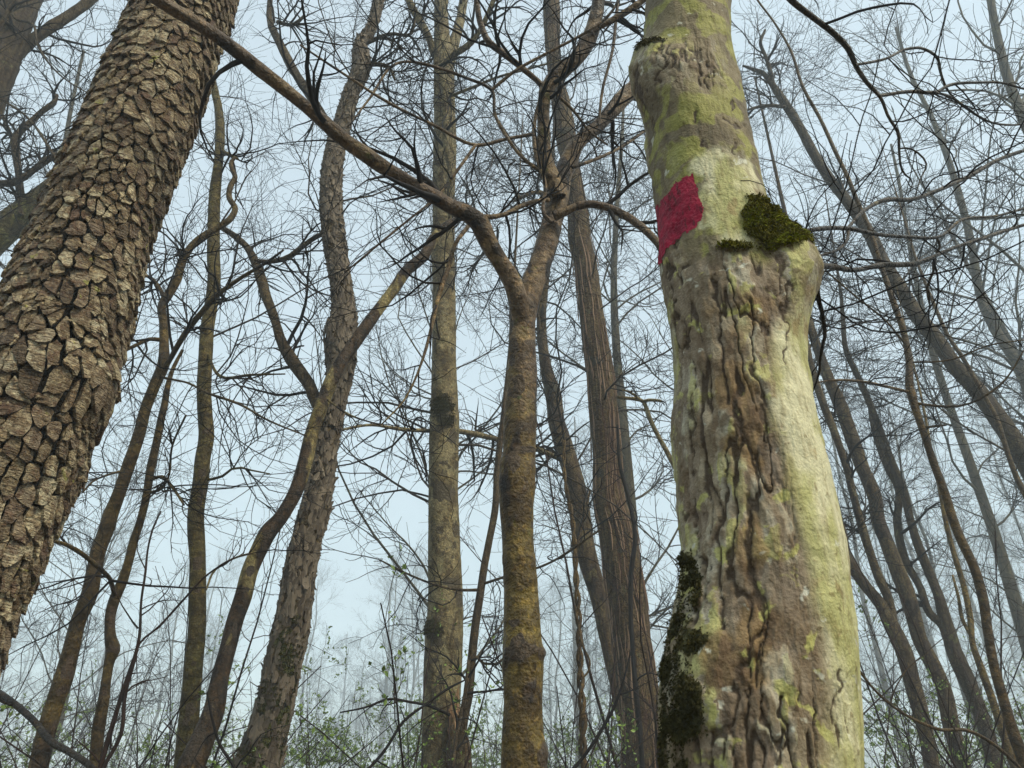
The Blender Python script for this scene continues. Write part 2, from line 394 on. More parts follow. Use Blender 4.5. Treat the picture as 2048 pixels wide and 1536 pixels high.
M['moss_dark'] = flat('dark moss blades', (.06, .05, .014), (.03, .028, .01), rough=.9, spec=.1, island=True)
M['moss_bright'] = flat('bright moss tips', (.30, .32, .02), (.16, .17, .012), rough=.9, spec=.1, island=True)
M['ground'] = flat('leaf litter', (.11, .075, .045), (.06, .05, .025), scale=3, rough=.95)

def paint_material():
    m, t, b = new_mat('crimson blaze paint'); q = NB(t)
    oc = q.coord()
    n1 = q.noise(oc, 40, 7, .66); n2 = q.noise(q.coord((1, 1, .3)), 110, 6, .68)
    c = q.mix(q.ramp(n1, .35, .65), (.36, .010, .040), (.21, .008, .028))
    c = q.mix(q.ramp(n2, .57, .66, 0, .8), c, (.085, .014, .018))
    c = q.mix(q.ramp(q.noise(oc, 190, 4, .7), .60, .68, 0, .6), c, (.42, .05, .08))
    q.put(b.inputs['Base Color'], c)
    b.inputs['Roughness'].default_value = .75
    b.inputs['Specular IOR Level'].default_value = .25
    q.bump(q.math('ADD', n2, q.noise(oc, 160, 3)), .8, .005, b)
    return m
M['paint'] = paint_material()

def maple_material():
    """the marked maple: masks carried by the mesh say where the rugged brown bark, the moss and the pale smooth face are"""
    m, t, b = new_mat('lichened maple bark'); q = NB(t)
    oc = q.coord()
    mk1, mk2 = q.attr('mask'), q.attr('mask_two')
    big = q.noise(oc, 9, 7, .64); mid = q.noise(q.coord((1, 1, .45)), 38, 8, .68, .6); fine = q.noise(oc, 230, 4, .72)
    st = q.noise(q.coord((1, 1, .22)), 95, 6, .65); spk = q.noise(oc, 70, 6, .66, .4)
    up = q.mix(q.ramp(big, .38, .64), (.21, .165, .085), (.13, .10, .055))                   # upper smooth bark
    up = q.mix(q.ramp(q.noise(oc, 15, 7, .62, .5), .50, .58, 0, .9), up, (.27, .26, .06))     # yellow green lichen
    pale = q.mix(q.ramp(q.noise(q.coord((1, 1, .5)), 15, 8, .66, .4), .40, .60), (.60, .56, .36), (.41, .39, .16))
    pale = q.mix(q.ramp(q.noise(q.coord((1, 1, .6)), 24, 8, .66, .4), .60, .68, 0, .75), pale, (.27, .19, .075))
    col = q.mix(mk2[0], up, pale)
    ida = q.n('ShaderNodeValToRGB'); q.put(ida.inputs[0], mk2[2])
    e = ida.color_ramp.elements; e[0].position, e[0].color = 0, (.17, .125, .085, 1); e[1].position, e[1].color = 1, (.43, .40, .16, 1)
    for po, c in ((.3, (.26, .205, .14, 1)), (.55, (.20, .15, .09, 1)), (.72, (.33, .27, .18, 1)), (.88, (.40, .36, .27, 1))):
        x = e.new(po); x.color = c
    rg = q.mix(q.ramp(mid, .42, .66, 0, .85), ida.outputs[0], (.15, .10, .055))
    rg = q.mix(q.math('MULTIPLY', mk2[1], .85), rg, q.mix(q.ramp(mid, .4, .6), (.23, .145, .06), (.11, .064, .028)))
    rg = q.mix(q.ramp(q.noise(oc, 27, 7, .62, .3), .60, .66, 0, .8), rg, (.44, .42, .13))
    col = q.mix(mk1[0], col, rg)
    col = q.mix(q.ramp(q.noise(oc, 26, 7, .62, .5), .66, .71, 0, .8), col, (.56, .55, .45))
    col = q.mix(q.ramp(st, .48, .72, 0, .6), col, q.mix(1.0, col, (.5, .44, .36), 'MULTIPLY'))
    col = q.mix(q.ramp(spk, .60, .72, 0, .75), col, q.mix(1.0, col, (.42, .35, .26), 'MULTIPLY'))
    col = q.mix(q.ramp(fine, .5, .72, 0, .5), col, q.mix(1.0, col, (1.45, 1.42, 1.35), 'MULTIPLY'))
    col = q.mix(q.ramp(mk1[1], .3, .85, 0, .9), col, (.055, .033, .017))
    col = q.mix(q.ramp(q.math('ADD', mk1[2], q.math('MULTIPLY', q.math('SUBTRACT', mid, .5), 1.6)), .4, .65), col, (.05, .045, .01))
    q.put(b.inputs['Base Color'], col)
    b.inputs['Roughness'].default_value = .7
    b.inputs['Specular IOR Level'].default_value = .3
    q.bump(q.math('ADD', q.math('MULTIPLY', mid, 1.0), q.math('ADD', q.math('MULTIPLY', st, .5), q.math('ADD', q.math('MULTIPLY', spk, .5), q.math('MULTIPLY', fine, .3)))), .9, .007, b)
    return m
M['maple'] = maple_material()

# ------------------------------------------------------------------ objects
def thing(name, label, cat, loc, group=None):
    o = bpy.data.objects.new(name, None); COL.objects.link(o)
    o.location = loc; o.empty_display_size = .2
    o['label'] = label; o['category'] = cat
    if group: o['group'] = group
    o['_'] = 0; del o['_']
    return o

def mk(name, V, faces, mat, parent=None, smooth=True, kind=None, attrs=None, origin=None):
    """one mesh object; V in world metres, faces a list of index arrays (n,3) or (n,4)"""
    V = np.asarray(V, np.float32).reshape(-1, 3)
    off = np.array(origin if origin is not None else (parent.location if parent else (0, 0, 0)), np.float32)
    me = bpy.data.meshes.new(name)
    me.vertices.add(len(V)); me.vertices.foreach_set('co', (V - off).ravel())
    faces = [np.asarray(f, np.int32) for f in faces if len(f)]
    tot = np.concatenate([np.full(len(f), f.shape[1], np.int32) for f in faces])
    li = np.concatenate([f.ravel() for f in faces])
    me.loops.add(len(li)); me.loops.foreach_set('vertex_index', li)
    me.polygons.add(len(tot))
    me.polygons.foreach_set('loop_start', np.concatenate([[0], np.cumsum(tot)[:-1]]).astype(np.int32))
    me.polygons.foreach_set('loop_total', tot)
    me.polygons.foreach_set('use_smooth', np.full(len(tot), smooth))
    for an, data in (attrs or {}).items():
        a = me.attributes.new(an, 'FLOAT_COLOR', 'POINT')
        c = np.ones((len(V), 4), np.float32); c[:, :data.shape[1]] = data
        a.data.foreach_set('color', c.ravel())
    me.materials.append(mat)
    me.update(calc_edges=True)
    o = bpy.data.objects.new(name, me); COL.objects.link(o)
    if parent: o.parent = parent
    elif origin is not None: o.location = origin
    if kind: o['kind'] = kind
    return o

def unit(v):
    return v / np.maximum(np.linalg.norm(v, axis=-1, keepdims=True), 1e-9)

def tubes(P, R, S=3):
    """many polylines at once: P (N,K,3), R (N,K) -> verts, quads"""
    N, K = R.shape
    T = unit(np.gradient(P, axis=1))
    mean = unit(P[:, -1] - P[:, 0])
    ref = np.zeros((N, 3)); ref[np.arange(N), np.argmin(np.abs(mean), axis=1)] = 1
    A = unit(np.cross(T, ref[:, None, :])); B = np.cross(T, A)
    th = np.arange(S) * 2 * math.pi / S
    V = P[:, :, None, :] + R[:, :, None, None] * (np.cos(th)[None, None, :, None] * A[:, :, None, :] + np.sin(th)[None, None, :, None] * B[:, :, None, :])
    i = np.arange(N)[:, None, None] * K * S + np.arange(K - 1)[None, :, None] * S
    j = np.arange(S)[None, None, :]; j2 = (j + 1) % S
    Q = np.stack([i + j, i + j2, i + S + j2, i + S + j], -1).reshape(-1, 4)
    return V.reshape(-1, 3), Q

def join(parts):
    Vs, Fs, n = [], [], 0
    for V, Q in parts:
        Vs.append(V); Fs.append(Q + n); n += len(V)
    return np.concatenate(Vs), Fs

def frames(path):
    T = unit(np.gradient(path[:, :3], axis=0))
    f = np.array([0, -1.0, 0]) - T * (T @ np.array([0, -1.0, 0]))[:, None]
    f = unit(f); s = np.cross(T, f)
    return T, f, s

def grid_trunk(path, sides, disp=None, bias=0.0):
    """ring sweep with displacement; returns the vertex grid and the bookkeeping that marks need"""
    T, f, s = frames(path)
    u = np.arange(sides) / sides * 2 - 1
    th = math.pi * u - bias * np.sin(math.pi * u)
    v = np.concatenate([[0], np.cumsum(np.linalg.norm(np.diff(path[:, :3], axis=0), axis=1))])
    R = path[:, 3]
    dirs = np.cos(th)[None, :, None] * f[:, None, :] + np.sin(th)[None, :, None] * s[:, None, :]
    base = path[:, None, :3] + dirs * R[:, None, None]
    px, py, _ = project(base)
    front = sstep(-.15, .25, np.cos(th))[None, :] * np.ones(len(R))[:, None]
    g = dict(th=th[None, :] * np.ones((len(R), 1)), v=v[:, None] * np.ones((1, sides)), R=R, base=base, dirs=dirs, px=px, py=py, front=front,
             s=np.sin(th)[None, :] * np.ones((len(R), 1)))
    d, masks = disp(g) if disp else (0, {})
    g['V'] = base + dirs * (d if np.ndim(d) else np.zeros_like(px))[:, :, None]
    K = len(R)
    i = np.arange(K - 1)[:, None] * sides; j = np.arange(sides)[None, :]; j2 = (j + 1) % sides
    g['Q'] = np.stack([i + j, i + j2, i + sides + j2, i + sides + j], -1).reshape(-1, 4)
    cap = np.arange(sides)[None, :] + (K - 1) * sides
    g['cap'] = cap
    g['masks'] = {k: np.stack([np.broadcast_to(c, px.shape) for c in m_], -1).reshape(-1, len(m_)) for k, m_ in masks.items()}
    return g

def blob(g, spots, noise=0.0, seed=3):
    """soft mask of elliptical marks given as photo (px, py, rx, ry), on the near side of a trunk"""
    m = np.zeros_like(g['px'])
    b = g['base']
    n = noise * fbm(b[..., 0] * 25, b[..., 1] * 25, b[..., 2] * 25, 3, seed) if noise else 0
    for (x, y, rx, ry) in spots:
        d = np.hypot((g['px'] - x) / rx, (g['py'] - y) / ry) + n
        m = np.maximum(m, sstep(1.3, .7, d) * g['front'])
    return m

def moss_tufts(name, g, mask, n, length, mat, parent, droop=.3, label=None, width=.0011):
    wgt = (mask * (g['front'] + .15)).ravel(); wgt = wgt / wgt.sum()
    idx = rng.choice(len(wgt), n, p=wgt)
    nr = g['dirs'].reshape(-1, 3)[idx]
    p = g['V'].reshape(-1, 3)[idx] + rng.normal(0, .002, (n, 3)) - nr * .001
    d = unit(nr + rng.normal(0, .55, (n, 3)) + np.array([0, 0, -droop]))
    L = length * rng.uniform(.4, 1.3, (n, 1))
    side = unit(np.cross(d, rng.normal(0, 1, (n, 3)))) * width * rng.uniform(.6, 1.5, (n, 1))
    mid = p + d * L * .6; tip = p + unit(d + np.array([0, 0, -droop * 1.2])) * L
    V = np.stack([p - side, p + side, mid + side * .8, tip, mid - side * .8], 1).reshape(-1, 3)
    i = np.arange(n)[:, None] * 5
    o = mk(name, V, [i + np.array([[0, 1, 2, 4]]), i + np.array([[4, 2, 3]])], mat, parent, smooth=False, kind='stuff')
    if label: o['label'] = label
    return o

# ------------------------------------------------------------------ growing twigs
def grow(P, R, n_per, L, ang, K, curl, trop, rfrac, rmin, tmin=.12, tmax=1.0, flat_=0.0, wig=.16, fat=(6, .006)):
    """children on every parent polyline: curving, tapering twigs"""
    N, KP = R.shape
    n = N * n_per
    pi = np.repeat(np.arange(N), n_per)
    t = rng.uniform(tmin, tmax, n) * (KP - 1.001)
    k = t.astype(int); fr = (t - k)[:, None]
    p0 = P[pi, k] * (1 - fr) + P[pi, k + 1] * fr
    r0 = R[pi, k] * (1 - fr[:, 0]) + R[pi, k + 1] * fr[:, 0]
    tan = unit(P[pi, k + 1] - P[pi, k])
    rnd = rng.normal(0, 1, (n, 3)); rnd[:, 2] *= (1 - flat_)
    perp = unit(rnd - tan * (rnd * tan).sum(1, keepdims=True))
    a = np.radians(rng.uniform(*ang, n))[:, None]
    d = np.cos(a) * tan + np.sin(a) * perp
    ln = rng.uniform(L[0], L[1], n) * (1 - .45 * t / KP)
    seg = (ln / (K - 1))[:, None]
    cv = rng.normal(0, curl, (n, 3))
    out_ = [p0]
    for q in range(K - 1):
        d = unit(d + cv + rng.normal(0, wig, (n, 3)) + np.array([0, 0, trop * (.4 + q / K)]))
        out_.append(out_[-1] + d * seg)
    P2 = np.stack(out_, 1)
    ra = np.minimum(r0 * rfrac, rmin * fat[0] + ln * fat[1])
    ra = np.maximum(ra, rmin)[:, None]
    R2 = ra + (rmin * .75 - ra) * np.linspace(0, 1, K)[None, :]
    return P2, R2

def stack_paths(paths, K):
    q = np.stack([resample(p, K) for p in paths])
    return q[:, :, :3], q[:, :, 3]

# ------------------------------------------------------------------ trees
GR = []   # every named tree: (root, paths)
def extend(path_ctrl, up_len=0.0, down=True, taper=.45, flare=1.35):
    """carry a traced trunk to the ground and past the top of the picture, following its own line"""
    c = [r for r in path_ctrl]
    if down:
        b = c[0].copy()
        lean = (c[0][:3] - c[1][:3]) / max(1e-6, abs(c[0][2] - c[1][2]))
        z = b[2]
        foot = b.copy(); foot[:2] += np.clip(lean[:2], -.15, .15) * z * .5; foot[2] = -.06; foot[3] = b[3] * flare
        midp = (b + foot) / 2; midp[3] = b[3] * 1.04
        low = foot.copy(); low[2] = min(.12, z * .3); low[3] = b[3] * 1.15
        c = [foot, low] + ([midp] if z > .5 else []) + c
    if up_len > 0:
        d = unit(c[-1][:3] - c[-2][:3]); d = unit(d * .7 + np.array([0, 0, .5]))
        for q in (.35, .7, 1.0):
            e = c[-1].copy() if q == .35 else c[-1].copy()
            e[:3] = c[-1][:3] + d * up_len * .35
            e[3] = c[-1][3] * (taper ** .5)
            c.append(e)
    return np.array(c)

def plain_disp(amp=.05, knots=(), spots=(), moss=(), crack=0.0, cw=.05, cl=.3, seed=0, ring=0.0):
    def f(g):
        b = g['base']; R = g['R'][:, None]
        x, y, z = b[..., 0], b[..., 1], b[..., 2]
        d = amp * R * fbm(x * 5, y * 5, z * 2.2, 3, seed) + amp * .4 * R * fbm(x * 22, y * 22, z * 10, 2, seed + 5)
        if ring: d = d + ring * R * sstep(.25, .6, vnoise(x * 2, y * 2, z * 26, seed + 9))
        ck = np.zeros_like(x)
        if crack:
            a = g['th'] * R
            n = vnoise(np.cos(g['th']) * R / cw + .4 * vnoise(x * 9, y * 9, z * 9, 4), np.sin(g['th']) * R / cw, z / cl, seed + 21)
            ck = np.exp(-(n / .13) ** 2)
            d = d - crack * R * ck
        for (kx, ky, kw, kh) in knots:
            e = np.exp(-(((g['px'] - kx) / kw) ** 2 + ((g['py'] - ky) / kw) ** 2)) * g['front']
            d = d + kh * R * e
        sm = blob(g, spots, .35, seed + 2) if spots else 0 * x
        mm = blob(g, moss, .45, seed + 4) if moss else 0 * x
        return d + .06 * R * mm, {'mask': (ck, sm, mm)}
    return f

def tree(name, label, cat, pts, D, mat, sides=20, step=.05, up=3.0, disp=None, branches=(), bmat=None,
         prim=None, twig=(9, 6), twig_len=((.5, 1.3), (.18, .5)), tmat='twig', group=None, down=True, D1=None, trop=.05, rmin=None, curl=.14, twig_tmin=.12):
    ctrl = extend(trace(pts, D, D1), up, down)
    path = spline(ctrl, step)
    root = thing(name, label, cat, (path[0, 0], path[0, 1], 0), group)
    g = grid_trunk(path, sides, disp or plain_disp(seed=len(GR)))
    mk('trunk', g['V'], [g['Q'], g['cap']], M[mat], root, attrs=g['masks'])
    rmin = rmin or max(.0011, D * .00036)
    allp = []
    for (bp, d0, d1) in branches:
        q = spline(trace(bp, d0, d1), .03 if d0 < 4 else .06)
        gg = grid_trunk(q, 9 if d0 > 4 else 14, plain_disp(.13, seed=len(allp), ring=.05))
        mk('branch', gg['V'], [gg['Q'], gg['cap']], M[bmat or mat], root, attrs=gg['masks'])
        allp.append(q)
    if prim:
        n, z0, z1, L, ang = prim
        zz = path[:, 2]; sel = path[(zz > z0) & (zz < z1)]
        if len(sel) > 3:
            sel = resample(sel, 12)
            P, R = grow(sel[None, :, :3], sel[None, :, 3], n, L, ang, 10, 0.09, .05, .25, rmin * 1.4, 0, 1, wig=.15, fat=(1.6, .0028))
            for i in range(n):
                V, Q = tubes(P[i:i + 1], R[i:i + 1], 6)
                mk('branch', V, [Q], M['bough'], root)
            allp += [np.concatenate([P[i], R[i][:, None]], 1) for i in range(n)]
    if allp and twig:
        P, R = stack_paths(allp, 14)
        P1, R1 = grow(P, R, twig[0], twig_len[0], (30, 75), 9, curl, trop, .6, rmin, twig_tmin)
        P2, R2 = grow(P1, R1, twig[1], twig_len[1], (30, 70), 6, curl * 1.3, trop * 1.5, .8, rmin * .8, .1)
        V, Fs = join([tubes(P1, R1, 4), tubes(P2, R2, 3)])
        mk('twigs', V, Fs, M[tmat], root, kind='stuff')
    GR.append((root, path))
    return root, g, path

# ------------------------------------------------------------------ ground and air
def ground():
    n = 120; e = np.linspace(-1, 1, n); e = np.sign(e) * np.abs(e) ** 2.2 * 140
    X, Y = np.meshgrid(e, e)
    r = np.hypot(X, Y)
    Z = .05 * fbm(X * .6, Y * .6, 0 * X, 3, 7) * sstep(1, 6, r) + .35 * vnoise(X * .05, Y * .05, 0 * X, 2) * sstep(8, 30, r)
    i = np.arange(n - 1)[:, None] * n + np.arange(n - 1)[None, :]
    Q = np.stack([i, i + 1, i + n + 1, i + n], -1).reshape(-1, 4)
    o = mk('ground', np.stack([X, Y, Z], -1), [Q], M['ground'], kind='structure')
ground()

def haze():
    c = np.array([[x, y, z] for x in (-150, 150) for y in (-150, 150) for z in (-1.6, 48)], float)
    q = np.array([[0, 1, 3, 2], [4, 6, 7, 5], [0, 4, 5, 1], [2, 3, 7, 6], [0, 2, 6, 4], [1, 5, 7, 3]])
    m = bpy.data.materials.new('mist'); m.use_nodes = True
    t = m.node_tree; t.nodes.clear()
    o = t.nodes.new('ShaderNodeOutputMaterial'); v = t.nodes.new('ShaderNodeVolumePrincipled')
    v.inputs['Color'].default_value = (.80, .91, 1.0, 1); v.inputs['Density'].default_value = HAZE
    t.links.new(v.outputs[0], o.inputs['Volume'])
    mk('haze', c, [q], m, smooth=False, kind='stuff')
haze()

# ------------------------------------------------------------------ A: the big trunk of flaky plates
A_EDGES = [(1317, -308, 0), (1230, -268, 33), (1134, -224, 77), (1057, -190, 107), (985, -158, 140), (919, -130, 167), (850, -98, 193), (799, -75, 222),
           (765, -62, 229), (725, -44, 233), (635, -3, 257), (575, 24, 273), (512, 52, 291), (430, 86, 318), (395, 104, 333), (345, 126, 350), (300, 148, 365),
           (250, 168, 385), (215, 182, 400), (140, 219, 426), (75, 246, 444), (40, 262, 456), (0, 276, 470)]
A_D = 2.0
def plate_tree():
    ctrl = extend(trace(edges(A_EDGES), A_D), 3.0, flare=1.25, taper=.8)
    ctrl[:, 3] -= .008
    path = spline(ctrl, .02)
    root = thing('plate_bark_tree', 'thick leaning tree covered in flaky overlapping plates of grey-brown bark', 'tree', (path[0, 0], path[0, 1], 0))
    def disp(g):
        b = g['base']; x, y, z = b[..., 0], b[..., 1], b[..., 2]
        d = .004 * fbm(x * 30, y * 30, z * 18, 3, 3) + .006 * fbm(x * 7, y * 7, z * 4, 2, 9)
        return d - .012, {'mask': (0 * x, 0 * x, 0 * x)}
    g = grid_trunk(path, 90, disp)
    mk('trunk', g['V'], [g['Q'], g['cap']], M['plate_bed'], root, attrs=g['masks'])
    # plates: Voronoi cells on the unrolled bark, each a curled slab of its own
    T, f, s = frames(path)
    v = np.concatenate([[0], np.cumsum(np.linalg.norm(np.diff(path[:, :3], axis=0), axis=1))])
    z0, z1 = 0.75, 5.6
    va, vb = np.interp(z0, path[:, 2], v), np.interp(z1, path[:, 2], v)
    Rm = float(np.mean(path[:, 3])); circ = 2 * math.pi * Rm
    def surf(a, vv, h):
        a, vv = np.asarray(a, float), np.asarray(vv, float)
        a, vv = a + .0028 * fbm(a * 85, vv * 85, 0 * a, 2, 71), vv + .0034 * fbm(a * 70, vv * 70, 0 * a + 5, 2, 72)
        R = np.interp(vv, v, path[:, 3]); th = a / Rm
        P = np.stack([np.interp(vv, v, path[:, k]) for k in range(3)], -1)
        ff = unit(np.stack([np.interp(vv, v, f[:, k]) for k in range(3)], -1)); ss = unit(np.stack([np.interp(vv, v, s[:, k]) for k in range(3)], -1))
        wob = .006 * fbm(np.cos(th) * 1.3, np.sin(th) * 1.3, vv * 4, 2, 9)
        dr = np.cos(th)[..., None] * ff + np.sin(th)[..., None] * ss
        return P + dr * (R + h + wob)[..., None]
    ca = .036
    ncol = round(circ / ca); ca = circ / ncol
    rv = .052
    nrow = int((vb - va) / rv)
    seeds = []
    for c in range(ncol):
        ph = rng.uniform(0, 1)
        for r in range(nrow):
            vv = va + (r + ph + rng.uniform(-.46, .46)) * rv
            a = (c + rng.uniform(-.36, .36)) * ca - circ / 2 + .016 * float(vnoise(np.array(c * .35), np.array(vv * 5.0), np.array(0.0), 3))
            if rng.random() < .15: continue
            seeds.append((a, vv))
            if rng.random() < .16: seeds.append((a + rng.uniform(-.35, .35) * ca, vv + rng.uniform(.22, .4) * rv))
    S = np.array(seeds); asp = ca / rv
    n0 = len(S)
    G = np.vstack([S, S + [circ, 0], S - [circ, 0]]) * [1, asp]
    cells = []
    for i in range(n0):
        c = G[i]
        d2 = ((G - c) ** 2).sum(1)
        nb = np.argsort(d2)[1:17]
        poly = [(c[0] - .06, c[1] - .06), (c[0] + .06, c[1] - .06), (c[0] + .06, c[1] + .06), (c[0] - .06, c[1] + .06)]
        for j in nb:
            mx, my = (c + G[j]) / 2; nx, ny = G[j] - c
            outp = []
            for k in range(len(poly)):
                p, q = poly[k], poly[(k + 1) % len(poly)]
                dp = (p[0] - mx) * nx + (p[1] - my) * ny; dq = (q[0] - mx) * nx + (q[1] - my) * ny
                if dp <= 0: outp.append(p)
                if (dp < 0) != (dq < 0):
                    t = dp / (dp - dq); outp.append((p[0] + (q[0] - p[0]) * t, p[1] + (q[1] - p[1]) * t))
            poly = outp
            if len(poly) < 3: break
        if len(poly) >= 3: cells.append(np.array(poly) / [1, asp])
    NP = 13
    objs = []
    for poly in cells:
        per = np.vstack([poly, poly[:1]]); L = np.concatenate([[0], np.cumsum(np.linalg.norm(np.diff(per, axis=0), axis=1))])
        u = (np.arange(NP) + rng.uniform(0, 1)) / NP * L[-1]
        p = np.stack([np.interp(u % L[-1], L, per[:, k]) for k in (0, 1)], 1)
        p = .78 * p + .11 * (np.roll(p, 1, 0) + np.roll(p, -1, 0))
        c = p.mean(0); r = p - c; rl = np.linalg.norm(r, axis=1, keepdims=True)
        size = rl.mean()
        if size < .005: continue
        # wide fissures at the sides, thin breaks above and below; the lower lip laps over the next plate
        wide = max(0.0, float(vnoise(np.array(c[0] * 14), np.array(c[1] * 6), np.array(.5), 19)))
        gx = rng.uniform(.0006, .0030) + .007 * wide; gy = rng.uniform(-.0035, .0008) + .003 * wide
        r = r * np.clip(1 - np.array([gx, gy]) / np.maximum(np.abs(r).max(0), .006), .45, 1.2) * (1 + rng.normal(0, .085, (NP, 1)))
        p = c + r
        p[:, 1] -= np.where(r[:, 1] < 0, size * rng.uniform(.05, .28), 0)
        r = p - c
        h0 = rng.uniform(.003, .008); tilt = rng.uniform(.08, .30); lat = rng.normal(0, .20)
        hf = lambda q: np.clip(h0 - tilt * (q[:, 1] - c[1]) + lat * (q[:, 0] - c[0]) - .9 * (q[:, 0] - c[0]) ** 2 / Rm, -.002, .024)
        h = hf(p) + rng.normal(0, .0014, NP)
        inn = c + r * rng.uniform(.45, .8, (NP, 1)); hi = hf(inn) + rng.uniform(-.001, .0022) + rng.normal(0, .0013, NP)
        bot = c + r * .95
        ring = lambda q, hh: surf(q[:, 0], q[:, 1], hh)
        V = np.vstack([ring(bot, h - .016), ring(p, h), ring(inn, hi), surf(c[None, 0], c[None, 1], np.array([hi.mean() + .0005]))])
        k = np.arange(NP); k2 = (k + 1) % NP
        Q = np.vstack([np.stack([k, k2, k2 + NP, k + NP], 1), np.stack([k + NP, k2 + NP, k2 + 2 * NP, k + 2 * NP], 1)])
        Tt = np.stack([k + 2 * NP, k2 + 2 * NP, k * 0 + 3 * NP], 1)
        # size in the photo, for the choice of the 300 that show largest
        qx, qy, qz = project(V[NP:2 * NP])
        area = .5 * np.sum(qx * np.roll(qy, -1) - np.roll(qx, -1) * qy)
        cx, cy = qx.mean(), qy.mean()
        vis = (-area if -60 < cx < 2100 and -40 < cy < 1560 else 0)
        objs.append((vis, V, Q, Tt))
    sgn = 1 if sum(o[0] for o in objs if o[0] > 0) > -sum(o[0] for o in objs if o[0] < 0) else -1
    objs.sort(key=lambda o: -abs(o[0]) if o[0] * sgn > 0 else 0)
    for (a_, V, Q, Tt) in objs[:300]:
        mk('bark_plate', V, [Q, Tt], M['plate'], root, smooth=False)
    Vs, Qs, Ts, n = [], [], [], 0
    for (a_, V, Q, Tt) in objs[300:]:
        Vs.append(V); Qs.append(Q + n); Ts.append(Tt + n); n += len(V)
    mk('bark_plates', np.vstack(Vs), [np.vstack(Qs), np.vstack(Ts)], M['plate'], root, smooth=False, kind='stuff')
    # slivers and crumbs of bark between the plates
    nf = 2600
    a = rng.uniform(-circ / 2, circ / 2, nf); vv = rng.uniform(va, vb, nf)
    sz = rng.uniform(.004, .011, nf); el = rng.uniform(1.0, 2.6, nf)
    ang = np.arange(7) / 7 * 2 * math.pi
    rr = rng.uniform(.6, 1.15, (nf, 7))
    pa = a[:, None] + np.cos(ang) * rr * sz[:, None]; pv = vv[:, None] + np.sin(ang) * rr * (sz * el)[:, None]
    hh = rng.uniform(.001, .008, (nf, 1)) - .25 * np.sin(ang)[None, :] * sz[:, None]
    rim = surf(pa, pv, hh); cen = surf(a, vv, hh.mean(1) + .002)
    low = surf(a[:, None] + (pa - a[:, None]) * .8, vv[:, None] + (pv - vv[:, None]) * .8, hh - .008)
    V = np.concatenate([rim, low, cen[:, None]], 1).reshape(-1, 3)
    b = np.arange(nf)[:, None, None] * 15; k = np.arange(7)[None, :, None]; k2 = (k + 1) % 7
    Tt = (b + np.concatenate([k, k2, 0 * k + 14], -1)).reshape(-1, 3)
    Q = (b + np.concatenate([k + 7, k2 + 7, k2, k], -1)).reshape(-1, 4)
    mk('bark_slivers', V, [Tt, Q], M['plate'], root, smooth=False, kind='stuff')
plate_tree()

# ------------------------------------------------------------------ B: the marked maple
B_EDGES = [(1536, 1332, 1712), (1450, 1336, 1708), (1400, 1340, 1706), (1320, 1346, 1702), (1250, 1354, 1698), (1200, 1360, 1692), (1100, 1366, 1680),
           (1000, 1362, 1660), (900, 1356, 1640), (800, 1350, 1618), (700, 1344, 1598), (640, 1338, 1586), (590, 1332, 1576), (540, 1326, 1565), (500, 1322, 1552),
           (470, 1318, 1543), (430, 1314, 1530), (400, 1310, 1521), (330, 1301, 1508), (260, 1296, 1494), (200, 1294, 1482), (150, 1293, 1474), (110, 1293, 1467),
           (70, 1293, 1463), (0, 1294, 1460)]
B_D = 1.1
BLAZE = np.array([(1388, 346), (1368, 352), (1340, 374), (1318, 402), (1305, 420), (1305, 445), (1312, 490), (1322, 532), (1330, 527), (1338, 503), (1352, 484), (1372, 468),
                  (1390, 450), (1400, 438), (1409, 416), (1402, 400), (1399, 384), (1391, 362)], float)

def inside(px, py, poly):
    r = np.zeros(px.shape, bool)
    for i in range(len(poly)):
        (x1, y1), (x2, y2) = poly[i], poly[(i + 1) % len(poly)]
        if y1 == y2: continue
        r ^= ((y1 > py) != (y2 > py)) & (px < (x2 - x1) * (py - y1) / (y2 - y1) + x1)
    return r

